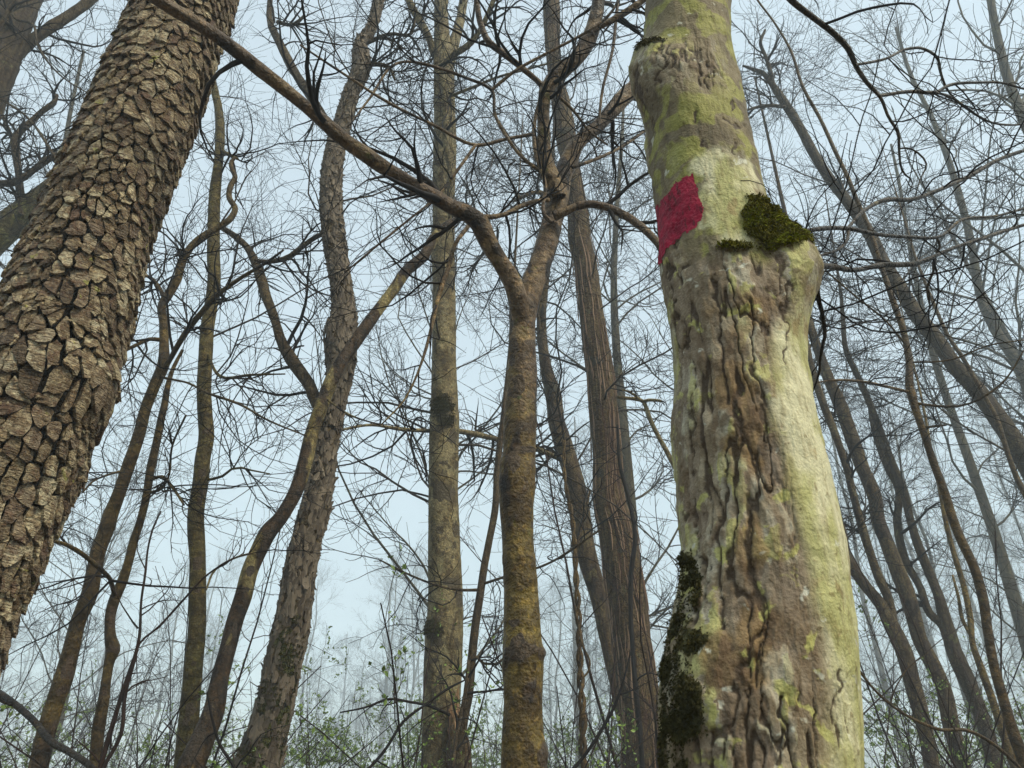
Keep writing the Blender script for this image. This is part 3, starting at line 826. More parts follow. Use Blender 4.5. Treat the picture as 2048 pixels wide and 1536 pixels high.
def maple():
    ctrl = extend(trace(edges(B_EDGES), B_D), 2.6, flare=1.5, taper=.85)
    path = spline(ctrl, .0034)
    root = thing('maple_tree', 'thick yellow-green lichened maple trunk with a red paint blaze and a mossy burl', 'tree', (path[0, 0], path[0, 1], 0))
    def disp(g):
        b, s, py, px, fr = g['base'], g['s'], g['py'], g['px'], g['front']
        x, y, z = b[..., 0], b[..., 1], b[..., 2]
        n1 = fbm(x * 14, y * 14, z * 9, 3, 2)
        n2 = vnoise(x * 8, y * 8, z * 3, 8)
        bound = .20 + .75 * sstep(700, 560, py) + .12 * sstep(1100, 1300, py)
        rough = sstep(470, 540, py + 35 * n1) * (1 - sstep(-.22, .26, s - bound + .20 * n1 + .10 * n2))
        rough = np.maximum(rough, .75 * np.exp(-((py - 135) / 48) ** 2) * sstep(.55, .1, s + .2 * n1))
        rough = np.maximum(rough, .55 * sstep(.62, .95, np.abs(s)) * sstep(100, 300, py) * sstep(520, 420, py) * sstep(0, .3, n1))
        rough = np.maximum(rough, .9 * np.exp(-(((px - 1590) / 40) ** 2 + ((py - 565) / 55) ** 2)))
        rough = rough * fr + (1 - fr) * sstep(-.3, .4, n1) * .8
        a = g['th'] * np.mean(g['R'])
        w1 = .010 * fbm(x * 22, y * 22, z * 16, 4, 4); w2 = .014 * fbm(x * 22, y * 22, z * 12, 4, 14)
        jag = .0035 * fbm(x * 150, y * 150, z * 75, 3, 24)
        f1, f2, idv = worley((a + w1 + jag) / .034, (g['v'] + w2 * 2) / .16, 5)
        e1, e2, id2 = worley((a + w2 * .8 + jag) / .013, (g['v'] + w1) / .045, 15)
        c1 = fbm((a + jag * .55 + w1 * .45) / .0175, 0 * x + 3.3, g['v'] / .15, 2, 31)
        c2 = fbm((a + jag * 1.3) / .011, 0 * x + 8.3, g['v'] / .06, 2, 47)
        ck = sstep(.17, .03, np.abs(c1)) * sstep(-.6, -.1, vnoise(x * 16, y * 16, z * 8, 77))
        ck2 = sstep(.16, .02, np.abs(c2)) * sstep(-.1, .3, vnoise(x * 20, y * 20, z * 12, 53)) * .6
        plate = .0022 * idv * sstep(0, .12, f2 - f1) + .0013 * id2 * sstep(0, .10, e2 - e1)
        # long seams in the lower trunk and short tears near the top, as in the photograph
        seams = [(1372, 640, 1384, 760, 4), (1384, 760, 1388, 980, 4), (1432, 560, 1440, 700, 5), (1440, 700, 1462, 800, 6), (1498, 600, 1510, 760, 5), (1510, 760, 1530, 880, 5),
                 (1470, 820, 1500, 900, 8), (1500, 900, 1515, 960, 8), (1560, 580, 1572, 700, 4), (1572, 700, 1578, 730, 4), (1395, 1000, 1400, 1150, 5), (1400, 1150, 1398, 1250, 5),
                 (1440, 1040, 1438, 1140, 5), (1438, 1140, 1450, 1260, 6), (1500, 1010, 1502, 1130, 9), (1502, 1130, 1515, 1200, 12), (1515, 1200, 1530, 1240, 7), (1530, 1240, 1480, 1340, 6),
                 (1480, 1340, 1470, 1440, 6), (1470, 1440, 1440, 1520, 6), (1535, 1260, 1505, 1370, 6), (1570, 1390, 1560, 1530, 6), (1676, 1340, 1684, 1500, 4), (1698, 1420, 1702, 1470, 4),
                 (1392, 105, 1400, 170, 4), (1397, 100, 1390, 125, 4), (1416, 125, 1418, 175, 4), (1337, 95, 1339, 175, 4), (1355, 105, 1352, 150, 4), (1372, 110, 1374, 128, 4), (1305, 150, 1300, 260, 4),
                 (1398, 228, 1392, 245, 7), (1410, 280, 1412, 292, 5), (1466, 282, 1468, 305, 4), (1460, 238, 1482, 258, 5), (1455, 195, 1470, 215, 5), (1345, 400, 1352, 430, 3), (1378, 415, 1384, 455, 4),
                 (1352, 460, 1354, 495, 4), (1340, 530, 1344, 640, 4)]
        wx = px + 12 * fbm(x * 45, y * 45, z * 32, 4, 61); wy = py + 8 * vnoise(x * 30, y * 30, z * 30, 62)
        sm = np.zeros_like(x)
        for (x1, y1, x2, y2, wd) in seams:
            ex, ey = x2 - x1, y2 - y1
            t = np.clip(((wx - x1) * ex + (wy - y1) * ey) / (ex * ex + ey * ey), 0, 1)
            d2 = (wx - x1 - t * ex) ** 2 + (wy - y1 - t * ey) ** 2
            sm = np.maximum(sm, np.exp(-d2 / (wd * (.85 + .4 * n1)) ** 2) * fr)
        crack = np.clip(np.maximum(np.maximum(ck * 1.0, ck2 * .5) * rough, sm), 0, 1)
        moss = blob(g, [(1507, 428, 15, 26), (1532, 470, 40, 17), (1482, 492, 40, 9), (1570, 488, 42, 14), (1600, 503, 22, 9), (1515, 460, 26, 18), (1536, 446, 18, 22)], .5, 3)
        mossl = blob(g, [(1368, 1225, 26, 62), (1385, 1180, 14, 60), (1345, 1330, 36, 62), (1362, 1430, 44, 80), (1388, 1290, 26, 36), (1350, 1520, 42, 70), (1400, 1390, 20, 30)], .8, 5) * (.35 + .65 * sstep(-.25, .25, fbm(x * 40, y * 40, z * 30, 3, 55)))
        mosst = blob(g, [(1303, 92, 30, 13)], .4, 6)
        burl = np.exp(-(((px - 1592) / 34) ** 2 + ((py - 556) / 42) ** 2)) * fr
        hole = np.exp(-(((px - 1584) / 17) ** 2 + ((py - 572) / 24) ** 2)) * fr
        d = .0035 * n1 + .002 * n2 + rough * (plate + .002 * fbm(x * 60, y * 60, z * 30, 3, 12) + .0015)
        d = d - .0058 * crack * (.45 + .55 * rough)
        # the burl stands out on the right only, the old branch collar near the top on the left only
        bw = np.interp(py, [395, 430, 460, 485, 510, 545, 580, 620, 670, 720], [0, 4, 24, 48, 58, 56, 44, 24, 8, 0]) / F * 1.36
        d = d + bw * sstep(.28, 1.0, s + .08 * n1) * (.2 + .8 * sstep(-.9, -.1, np.cos(g['th'])))
        cw_ = np.interp(py, [40, 75, 105, 140, 190, 225, 265], [0, 5, 26, 36, 26, 10, 0]) / F * 1.6
        d = d + cw_ * sstep(.1, .9, -s + .08 * n1)
        lw = np.interp(py, [1170, 1250, 1320, 1400, 1536], [0, 4, 14, 20, 4]) / F * 1.0
        d = d + lw * sstep(.1, .9, -s)
        d = d + .013 * burl - .005 * hole + moss * (.007 + .006 * fbm(x * 45, y * 45, z * 45, 2, 15)) + mossl * (.003 + .005 * fbm(x * 40, y * 40, z * 40, 2, 16)) + mosst * .004
        d = d + .0012 * (1 - rough) * np.maximum(0, vnoise(x * 10, y * 10, z * 70, 91))
        cream = sstep(-.05, .35, s - .02 + .18 * n1) * sstep(580, 760, py + 40 * n2) + .95 * blob(g, [(1450, 400, 55, 75), (1430, 330, 45, 30), (1470, 470, 45, 30)], .5, 9)
        cream = np.clip(np.maximum(cream, sstep(560, 680, py + 40 * n2)), 0, 1) * (.25 + .75 * fr)
        inner = blob(g, [(1500, 1090, 26, 80), (1520, 1250, 30, 60), (1470, 760, 30, 90), (1500, 880, 30, 60), (1510, 1330, 26, 70), (1440, 1330, 26, 50), (1500, 610, 70, 26)], .8, 19)
        return d, {'mask': (rough, crack, np.maximum(np.maximum(moss, mossl), mosst)), 'mask_two': (cream, inner, np.clip(.5 + .5 * idv + .18 * id2, 0, 1))}, (moss, mossl, mosst)
    store = {}
    def d2(g):
        d, m, mo = disp(g); store['moss'] = mo
        return d, m
    g = grid_trunk(path, 250, d2, bias=.66)
    mk('trunk', g['V'], [g['Q'], g['cap']], M['maple'], root, attrs=g['masks'])
    moss, mossl, mosst = store['moss']
    o = moss_tufts('moss', g, moss ** 1.5, 8000, .008, M['moss_blade'], root, .5, 'yellow-green moss cushion on the burl ledge')
    moss_tufts('moss', g, (moss * sstep(.1, .5, vnoise(g['base'][..., 0] * 45, g['base'][..., 1] * 45, g['base'][..., 2] * 60, 15))) ** 2, 3000, .007, M['moss_bright'], root, .2, 'bright green moss tips on the burl ledge')
    moss_tufts('moss', g, mossl ** 1.3, 9000, .0055, M['moss_dark'], root, .6, 'dark moss low on the shaded side')
    moss_tufts('moss', g, mosst ** 2, 1200, .005, M['moss_dark'], root, .6, 'small moss patch near the top collar')
    # paint: a skin over the bark
    th = g['th']; K, Sd = th.shape
    px, py = g['px'], g['py']; b = g['base']
    nx = 2.5 * vnoise(b[..., 0] * 90, b[..., 1] * 90, b[..., 2] * 60, 5) + 2 * vnoise(b[..., 0] * 200, b[..., 1] * 200, b[..., 2] * 200, 6)
    vin = inside(px + nx, py + nx * 1.5, BLAZE) & (np.abs(th) < 2.0)
    cen = vin[:-1, :-1] & vin[1:, :-1] & vin[:-1, 1:] & vin[1:, 1:]
    ii, jj = np.nonzero(cen)
    quad = np.stack([ii * Sd + jj, ii * Sd + jj + 1, (ii + 1) * Sd + jj + 1, (ii + 1) * Sd + jj], 1)
    used, inv = np.unique(quad, return_inverse=True)
    P = g['V'].reshape(-1, 3)[used] + g['dirs'].reshape(-1, 3)[used] * .0011
    mk('paint_blaze', P, [inv.reshape(-1, 4)], M['paint'], root)
    # side limbs that leave the burl and the trunk above the picture
    limbs = [
        ([(1585, 472, 16), (1600, 466, 12), (1645, 457, 9), (1696, 457, 9), (1756, 469, 8), (1820, 474, 7), (1874, 475, 6), (1928, 438, 6), (1985, 433, 5), (2048, 417, 5), (2150, 380, 4)], 1.1, 1.7),
        ([(1694, 458, 6), (1726, 423, 8), (1770, 400, 9), (1823, 399, 8), (1870, 383, 8), (1938, 353, 8), (1998, 319, 8), (2048, 301, 7), (2160, 270, 6)], 1.25, 1.8),
        ([(1600, 536, 22), (1629, 532, 14), (1662, 533, 13), (1703, 540, 10), (1763, 530, 10), (1830, 527, 10), (1864, 515, 9), (1897, 500, 8), (1965, 477, 8), (2015, 460, 7), (2048, 450, 7), (2170, 425, 6)], 1.1, 1.7),
        ([(1632, 536, 9), (1637, 560, 9), (1635, 586, 9), (1645, 629, 8), (1649, 680, 7), (1642, 703, 6), (1638, 747, 5), (1625, 785, 3)], 1.12, 1.3),
        ([(1697, 460, 7), (1694, 480, 7), (1675, 500, 6), (1640, 512, 5), (1620, 525, 4)], 1.22, 1.1),
        ([(1874, 475, 5), (1880, 500, 5), (1868, 515, 5), (1867, 542, 5), (1854, 575, 5), (1860, 612, 3)], 1.5, 1.6),
        ([(1400, -260, 30), (1470, -140, 17), (1540, -50, 14), (1582, 0, 12), (1629, 37, 12), (1672, 71, 12), (1696, 97, 12), (1713, 134, 10), (1736, 168, 9), (1761, 195, 7), (1776, 232, 6), (1797, 269, 6), (1798, 299, 5), (1807, 346, 4), (1825, 363, 3), (1815, 392, 2)], 1.15, 1.8),
        ([(1711, 130, 5), (1770, 118, 5), (1820, 97, 5), (1845, 97, 5), (1876, 118, 5), (1881, 144, 5), (1894, 178, 4), (1944, 225, 3)], 1.55, 1.8),
        ([(1759, 192, 7), (1823, 183, 7), (1870, 185, 6), (1897, 171, 6), (1965, 165, 5), (1998, 165, 5), (2048, 178, 4), (2120, 200, 3)], 1.63, 1.9),
        ([(1866, 184, 5), (1904, 195, 5), (1931, 215, 5), (1975, 242, 4), (2025, 250, 4), (2060, 246, 3)], 1.7, 1.9),
        ([(1798, 297, 4), (1820, 297, 4), (1852, 324, 4), (1840, 360, 3), (1830, 393, 2)], 1.72, 1.75),
        ([(1640, 560, 3), (1690, 690, 4), (1740, 735, 4), (1810, 780, 4)], 1.2, 3.5),
    ]
    allp = []
    for (bp, d0, d1) in limbs[:-1]:
        q = spline(trace(bp, d0, d1), .02)
        gg = grid_trunk(q, 10, plain_disp(.12, seed=len(allp)))
        mk('branch', gg['V'], [gg['Q'], gg['cap']], M['bough'], root, attrs=gg['masks'])
        allp.append(q)
    P, R = stack_paths(allp, 16)
    P1, R1 = grow(P, R, 7, (.18, .75), (35, 75), 11, .10, .03, .55, .0014, .2)
    P2, R2 = grow(P1, R1, 3, (.06, .25), (35, 70), 7, .14, .06, .8, .0009, .25)
    V, Fs = join([tubes(P1, R1, 4), tubes(P2, R2, 4)])
    mk('twigs', V, Fs, M['twig'], root, kind='stuff')
maple()

# ------------------------------------------------------------------ C: the forked golden sapling
def forked():
    tr = edges([(1536, 1003, 1092), (1490, 1004, 1088), (1440, 1006, 1086), (1400, 1008, 1085), (1320, 1005, 1086), (1300, 1006, 1084), (1200, 1007, 1078), (1100, 1004, 1069), (1024, 1000, 1068),
                (950, 1000, 1070), (925, 1004, 1070), (850, 1010, 1073), (800, 1013, 1074), (700, 1016, 1072), (650, 1018, 1071), (615, 1020, 1071), (595, 1026, 1068)])
    br = [
        ([(1047, 660, 34), (1054, 615, 42), (1067, 565, 44), (1090, 503, 44), (1107, 435, 43), (1117, 390, 41), (1128, 345, 37), (1140, 315, 36), (1153, 290, 32), (1197, 250, 29), (1240, 203, 29), (1266, 178, 30), (1310, 130, 28), (1360, 40, 26), (1400, -60, 22)], 2.6, 2.9),
        ([(1118, 395, 26), (1104, 358, 30), (1091, 325, 28), (1087, 267, 26), (1088, 210, 25), (1092, 182, 27), (1104, 163, 29), (1147, 123, 30), (1180, 73, 28), (1192, 33, 26), (1198, 0, 25), (1203, -60, 23), (1196, -160, 18)], 2.62, 2.3),
        ([(1043, 665, 34), (1039, 615, 42), (1028, 572, 40), (1012, 540, 37), (990, 508, 36), (970, 468, 36), (956, 442, 36), (940, 430, 33), (913, 418, 31), (867, 393, 30), (813, 363, 29), (747, 320, 30), (680, 273, 29), (650, 247, 28), (600, 203, 27), (533, 150, 29), (467, 97, 28), (400, 50, 27), (333, 10, 27), (250, -45, 26), (150, -120, 22)], 2.6, 1.35),
        ([(1108, 432, 22), (1127, 425, 18), (1153, 413, 17), (1180, 408, 17), (1220, 417, 17), (1260, 437, 17), (1290, 460, 17), (1313, 483, 17), (1350, 530, 15)], 2.6, 2.5),
        ([(1092, 180, 14), (1080, 167, 12), (1040, 133, 12), (1007, 107, 12), (977, 83, 12), (963, 53, 11), (953, 0, 10), (948, -60, 9)], 2.55, 2.3),
        ([(1182, 68, 16), (1193, 57, 13), (1220, 43, 13), (1247, 27, 12), (1287, 0, 12), (1350, -50, 11)], 2.4, 2.3),
        ([(1106, 445, 10), (1097, 440, 9), (1090, 367, 8), (1070, 300, 8), (1068, 260, 8), (1078, 205, 7), (1088, 180, 7)], 2.55, 2.5),
        ([(1067, 268, 7), (1013, 278, 7), (950, 290, 7), (867, 250, 6), (780, 207, 6), (680, 143, 5), (600, 90, 4)], 2.55, 2.2),
        ([(952, 289, 6), (913, 343, 6), (880, 387, 5), (813, 443, 5), (747, 497, 4), (690, 545, 3)], 2.45, 2.4),
        ([(1089, 350, 7), (1040, 310, 7), (1007, 263, 7), (990, 230, 6), (983, 180, 6), (930, 155, 6), (867, 133, 6), (813, 123, 6), (737, 200, 5), (700, 250, 3)], 2.55, 2.3),
        ([(983, 180, 6), (1033, 140, 6), (1087, 110, 6), (1163, 70, 6), (1200, 47, 6), (1232, 10, 5), (1240, -40, 4)], 2.4, 2.2),
        ([(946, 432, 11), (938, 450, 10), (915, 480, 10), (895, 540, 10), (875, 600, 9), (866, 642, 8), (843, 725, 6), (830, 759, 5), (807, 802, 4), (763, 849, 3)], 2.45, 2.3),
        ([(952, 432, 11), (982, 434, 10), (1012, 428, 10), (1040, 413, 10), (1075, 402, 9), (1098, 400, 9)], 2.5, 2.6),
        ([(1145, 335, 8), (1200, 315, 7), (1250, 290, 6), (1290, 262, 6), (1340, 235, 5)], 2.65, 2.8),
        ([(1110, 186, 8), (1150, 225, 6), (1178, 262, 5), (1215, 290, 4)], 2.5, 2.8),
        ([(1197, 250, 5), (1205, 180, 6), (1225, 100, 6), (1232, 40, 6), (1236, 0, 5), (1238, -60, 5)], 2.6, 2.5),
    ]
    knots = [(1050, 605, 16, .16), (1030, 950, 22, .10), (1080, 1305, 12, .20), (1050, 690, 12, .06), (1085, 1505, 22, .18), (1015, 925, 14, .14), (1045, 1290, 20, .08), (1075, 590, 10, .2)]
    spots = [(1055, 610, 16, 12), (1052, 605, 10, 14), (1040, 765, 10, 22), (1030, 790, 14, 6), (1042, 860, 14, 5), (1045, 900, 20, 8), (1028, 925, 12, 24), (1040, 1300, 26, 14), (1035, 1290, 14, 24), (1028, 1245, 14, 8),
             (1080, 1310, 8, 12), (1088, 1510, 14, 22), (1052, 708, 5, 6), (1060, 685, 12, 5), (1024, 720, 6, 12), (1027, 690, 10, 14), (1021, 640, 4, 26), (1050, 850, 16, 5), (1062, 845, 3, 4), (1068, 1050, 5, 8)]
    root, g, path = tree('forked_sapling', 'golden-brown forked sapling standing before the spotted pale trunk, one bough sweeping up left', 'tree', tr, 2.6, 'sapling_gold', 56, .008, 0.0,
                         plain_disp(.065, knots, spots, [(1040, 795, 6, 5)], seed=41, ring=.03), br, 'sapling_gold', None, (8, 3), ((.2, .95), (.08, .35)), rmin=.0017, twig_tmin=.2, trop=.02, curl=.10)
    return root
forked()

# ------------------------------------------------------------------ D: the straight pale spotted trunk
D_E = edges([(1536, 843, 922), (1474, 844, 921), (1424, 846, 920), (1324, 848, 924), (1260, 852, 926), (1224, 855, 926), (1100, 856, 921), (1024, 856, 917), (900, 858, 917), (845, 859, 918), (800, 861, 916), (745, 863, 913),
             (640, 864, 912), (512, 864, 910), (400, 865, 909), (320, 866, 912), (200, 868, 910), (140, 868, 908), (60, 868, 898), (0, 868, 894)])
D_SPOTS = [(885, 812, 22, 24), (893, 840, 18, 12), (878, 858, 10, 10), (905, 872, 10, 14), (880, 545, 10, 18), (895, 560, 16, 16), (884, 985, 22, 16), (878, 970, 16, 10), (885, 945, 3, 6), (893, 942, 5, 4), (880, 1060, 8, 7), (912, 1060, 7, 14),
           (908, 1090, 5, 6), (898, 1165, 14, 10), (912, 1165, 8, 14), (918, 1195, 7, 20), (868, 1260, 18, 22), (872, 1285, 14, 10), (912, 1285, 6, 12), (850, 1310, 5, 12), (868, 1320, 8, 6), (910, 1315, 5, 5), (890, 1110, 8, 4), (905, 1112, 4, 4),
           (897, 935, 6, 4), (887, 925, 8, 3), (912, 930, 4, 8), (872, 1215, 2, 30), (880, 1350, 4, 30), (868, 1400, 3, 60), (912, 655, 4, 10), (910, 535, 5, 10), (878, 325, 8, 8), (905, 700, 3, 6), (890, 720, 5, 8), (870, 690, 3, 10)]
droot, dg, dpath = tree('spotted_tree', 'straight pale trunk speckled with dark moss spots and a split stub at its foot', 'tree', D_E, 6.0, 'pale', 44, .03, 5.0,
    plain_disp(.03, [(900, 300, 18, .08), (868, 1260, 18, .10), (905, 680, 10, .05)], D_SPOTS, [(868, 1255, 16, 14), (885, 808, 18, 14)], seed=3, ring=.01), [
        ([(902, 130, 16), (905, 105, 19), (912, 75, 20), (920, 43, 20), (927, 0, 19), (940, -70, 17)], 6.0, 6.3),
        ([(868, 110, 14), (863, 90, 15), (847, 53, 15), (823, 13, 14), (805, -40, 12)], 6.0, 5.7),
        ([(898, 410, 9), (899, 370, 12), (900, 333, 13), (893, 300, 13), (890, 233, 13), (886, 167, 13), (872, 135, 12), (876, 100, 10), (880, 67, 10), (893, 0, 9), (905, -60, 8)], 5.75, 5.2),
        ([(880, 137, 11), (907, 110, 12), (930, 95, 12), (947, 80, 12), (960, 60, 11), (987, 0, 9), (1000, -50, 8)], 5.5, 5.0),
        ([(896, 194, 6), (957, 170, 6), (985, 158, 5), (1060, 137, 4), (1120, 120, 3)], 5.6, 5.0),
        ([(905, 860, 13), (950, 868, 11), (1000, 880, 10), (1060, 893, 9), (1110, 912, 8)], 6.1, 7.2),
        ([(860, 862, 9), (800, 858, 8), (745, 850, 6), (680, 860, 5)], 6.0, 5.2),
    ], 'pale', (26, 3.6, 11.5, (1.2, 3.4), (45, 85)), (9, 6), ((.5, 1.7), (.2, .6)), trop=.02)
moss_tufts('moss', dg, blob(dg, [(868, 1255, 17, 20), (885, 812, 20, 22), (893, 840, 16, 12)], .4, 6), 3500, .02, M['moss_dark'], droot, .5, width=.003)

def stub():
    """the split, broken second stem at the spotted tree's foot"""
    q = spline(extend(trace([(918, 1536, 52), (916, 1490, 46), (912, 1450, 30)], 5.85), 0, True), .03)
    def f(g):
        b = g['base']; d = .12 * g['R'][:, None] * fbm(b[..., 0] * 40, b[..., 1] * 40, b[..., 2] * 3, 3, 8)
        return d, {'mask': (sstep(.1, .5, -d / .01), 0 * d, 0 * d)}
    g = grid_trunk(q, 24, f)
    mk('broken_stem', g['V'], [g['Q'], g['cap']], M['stringy'], droot, attrs=g['masks'])
    P = []; R = []
    for k in range(26):
        a = rng.uniform(0, 2 * math.pi); r = q[-1, 3] * rng.uniform(.3, 1.0)
        p = q[-3, :3] + np.array([math.cos(a) * r, math.sin(a) * r - .02, 0])
        h = rng.uniform(.05, .34)
        P.append([p + np.array([rng.normal(0, .012), rng.normal(0, .01), h * t]) for t in (0, .4, .75, 1)]); R.append([.010, .009, .006, .001])
    V, Q = tubes(np.array(P), np.array(R), 4)
    mk('splinters', V, [Q], flat('split raw wood', (.42, .25, .12), (.25, .14, .07), island=True), droot, smooth=False, kind='stuff')
stub()

# ------------------------------------------------------------------ E: the shaggy tree and its bark flakes
E_E = edges([(1536, 467, 560), (1474, 493, 573), (1401, 517, 587), (1324, 532, 602), (1264, 547, 615), (1197, 561, 623), (1131, 572, 632), (1074, 587, 643), (1024, 600, 658), (960, 618, 666), (895, 633, 674), (800, 645, 692), (729, 656, 708),
             (692, 651, 711), (665, 651, 711), (640, 662, 712), (600, 666, 706), (529, 656, 696), (483, 648, 690), (400, 642, 682), (333, 646, 684), (280, 657, 692), (233, 673, 706), (187, 687, 717), (140, 705, 738), (115, 706, 739), (90, 709, 733), (60, 729, 751), (0, 748, 767)])
eroot, eg, epath = tree('shaggy_tree', 'dark shaggy-barked tree with curling flakes and moss near its foot, kinked upper stem', 'tree', E_E, 4.6, 'shaggy', 40, .03, 4.0,
    plain_disp(.07, [(660, 690, 16, .12)], [(680, 690, 34, 14)], [(585, 1300, 30, 60), (540, 1400, 26, 40), (560, 1470, 40, 60), (505, 1510, 30, 30)], crack=.10, cw=.02, cl=.10, seed=13), [
        ([(660, 850, 20), (633, 806, 24), (617, 767, 25), (590, 729, 26), (563, 685, 22), (550, 639, 20), (533, 592, 20), (520, 552, 20), (508, 519, 18), (493, 493, 14), (467, 470, 12), (445, 456, 10), (420, 440, 7)], 4.6, 4.9),
        ([(508, 521, 9), (540, 523, 10), (573, 516, 10), (600, 497, 10), (633, 473, 10), (665, 462, 8)], 4.8, 4.65),
        ([(672, 300, 16), (665, 268, 18), (653, 245, 18), (617, 187, 18), (587, 140, 18), (560, 87, 16), (540, 44, 13), (540, 0, 11), (545, -60, 9)], 4.65, 5.2),
        ([(725, 92, 8), (747, 80, 8), (780, 68, 7), (823, 68, 6), (830, 40, 4)], 4.6, 4.4),
        ([(725, 130, 9), (750, 128, 9), (775, 133, 8), (790, 160, 5)], 4.6, 4.5),
        ([(555, 44, 8), (590, 48, 7), (610, 30, 5)], 5.1, 5.0),
    ], 'shaggy', (15, 4.8, 10, (.7, 2.2), (40, 80)), (10, 6), trop=.03)
def shaggy_flakes():
    n = 5200
    zz = epath[:, 2]
    ok = np.nonzero((zz > 1.2) & (zz < 8.4))[0]
    k = rng.choice(ok, n); th = rng.uniform(-math.pi, math.pi, n)
    T, f, s = frames(epath)
    nr = np.cos(th)[:, None] * f[k] + np.sin(th)[:, None] * s[k]
    tg = np.cross(T[k], nr)
    P = epath[k, :3] + T[k] * rng.uniform(-.02, .02, (n, 1)) + nr * (epath[k, 3:4] * 1.0)
    L = rng.uniform(.016, .046, (n, 1)) * np.clip(epath[k, 3:4] / .09, .6, 1.1); W = L * rng.uniform(.28, .6, (n, 1))
    tilt = rng.normal(0, .22, (n, 1))
    t = unit(T[k] + tg * tilt); tg = np.cross(t, nr)
    lift = rng.uniform(.001, .012, (n, 1)) * (1 + 1.6 * (rng.random((n, 1)) < .07)); sg = np.where(rng.random((n, 1)) < .35, 1, -1)
    rows = []
    for (u, wd, h) in ((-1, .55, 1.0), (-.35, 1.0, .42), (.4, .9, .16), (1, .35, .1)):
        c = P + t * L * u * sg + nr * (.003 + lift * h)
        e = rng.uniform(.75, 1.25, (n, 2))
        rows += [c - tg * W * wd * e[:, :1], c + nr * .004, c + tg * W * wd * e[:, 1:]]
    V = np.stack(rows, 1)
    low = V[:, [0, 2, 3, 5, 6, 8, 9, 11]] - nr[:, None, :] * .007
    V = np.concatenate([V, low], 1).reshape(-1, 3)
    b = np.arange(n)[:, None, None] * 20
    q = []
    for r in range(3):
        for c in range(2): q.append([r * 3 + c, r * 3 + c + 1, r * 3 + c + 4, r * 3 + c + 3])
    q += [[0, 3, 14, 12], [3, 6, 16, 14], [6, 9, 18, 16], [2, 13, 15, 5], [5, 15, 17, 8], [8, 17, 19, 11], [0, 12, 13, 2], [9, 11, 19, 18]]
    Q = (b + np.array(q)[None]).reshape(-1, 4)
    mk('bark_flakes', V, [Q], M['flake'], eroot, smooth=False, kind='stuff')
shaggy_flakes()
moss_tufts('moss', eg, blob(eg, [(585, 1300, 28, 60), (540, 1400, 26, 40), (560, 1470, 36, 60), (505, 1510, 30, 30)], .6, 6), 3000, .018, M['moss_dark'], eroot, .4, width=.0025)

# ------------------------------------------------------------------ left and centre saplings
tree('peeling_sapling', 'slanting sapling with peeling brown and cream bark crossing the shaggy tree', 'tree',
     [(380, 1536, 54), (407, 1474, 47), (427, 1424, 41), (440, 1357, 35), (457, 1291, 33), (470, 1241, 33), (487, 1191, 34), (500, 1141, 32), (518, 1101, 33), (535, 1067, 34), (560, 1037, 29), (587, 992, 28), (610, 925, 29), (623, 872, 28), (643, 812, 27),
      (661, 765, 27), (680, 729, 25), (707, 689, 24), (733, 652, 24), (760, 615, 22), (790, 575, 22), (813, 542, 22), (847, 512, 22), (866, 480, 21), (882, 460, 18), (907, 442, 13), (930, 435, 10), (960, 425, 8)], 3.7, 'two_tone', 32, .02, 0,
     plain_disp(.05, [(537, 1067, 14, .14), (500, 1141, 12, .12), (470, 1241, 10, .1)], [(534, 1070, 10, 6), (500, 1143, 6, 10), (488, 1178, 10, 5), (455, 1300, 12, 6), (650, 790, 8, 4), (400, 1470, 12, 30), (385, 1500, 16, 20), (420, 1420, 10, 12), (470, 1260, 5, 14)], seed=23), [
         ([(412, 1180, 4), (430, 1140, 5), (467, 1117, 5), (513, 1104, 5)], 3.5, 3.7),
         ([(655, 800, 4), (700, 830, 4), (760, 850, 3)], 3.7, 3.4)], 'two_tone', None, (5, 3), ((.2, .7), (.1, .3)), D1=4.4)
tree('straight_sapling', 'straight olive sapling between the leaning saplings and the peeling slanted one', 'tree',
     [(370, 1536, 44), (375, 1474, 42), (380, 1407, 38), (388, 1324, 35), (394, 1257, 33), (395, 1174, 32), (395, 1107, 30), (393, 1084, 32), (392, 1024, 31), (397, 990, 31), (402, 960, 31), (405, 922, 30), (413, 872, 30), (410, 832, 29), (408, 779, 28), (411, 719, 27), (415, 655, 26),
      (423, 605, 26), (428, 562, 26), (427, 512, 25), (427, 467, 24), (430, 387, 22), (437, 323, 18), (440, 277, 19), (437, 217, 16), (424, 160, 14), (418, 120, 13)], 4.1, 'olive', 28, .025, 3.5,
     plain_disp(.04, [(395, 1110, 14, .06), (405, 925, 12, .07), (411, 870, 12, .05)], [(395, 1130, 10, 14), (413, 862, 9, 6), (404, 945, 10, 6), (405, 985, 10, 8), (398, 1005, 7, 6), (383, 1420, 12, 12), (386, 1330, 8, 4), (394, 1180, 6, 8), (372, 1440, 8, 12)], seed=29), [
         ([(437, 300, 8), (455, 308, 8), (475, 318, 6)], 4.1, 4.0),
         ([(412, 700, 6), (445, 755, 6), (500, 750, 5), (570, 748, 3)], 4.1, 3.6),
         ([(405, 960, 6), (440, 955, 6), (470, 935, 5), (500, 940, 4), (540, 948, 3)], 4.1, 3.9)], 'olive', (13, 4.0, 7.5, (.5, 1.6), (40, 75)), (9, 6), trop=.04)
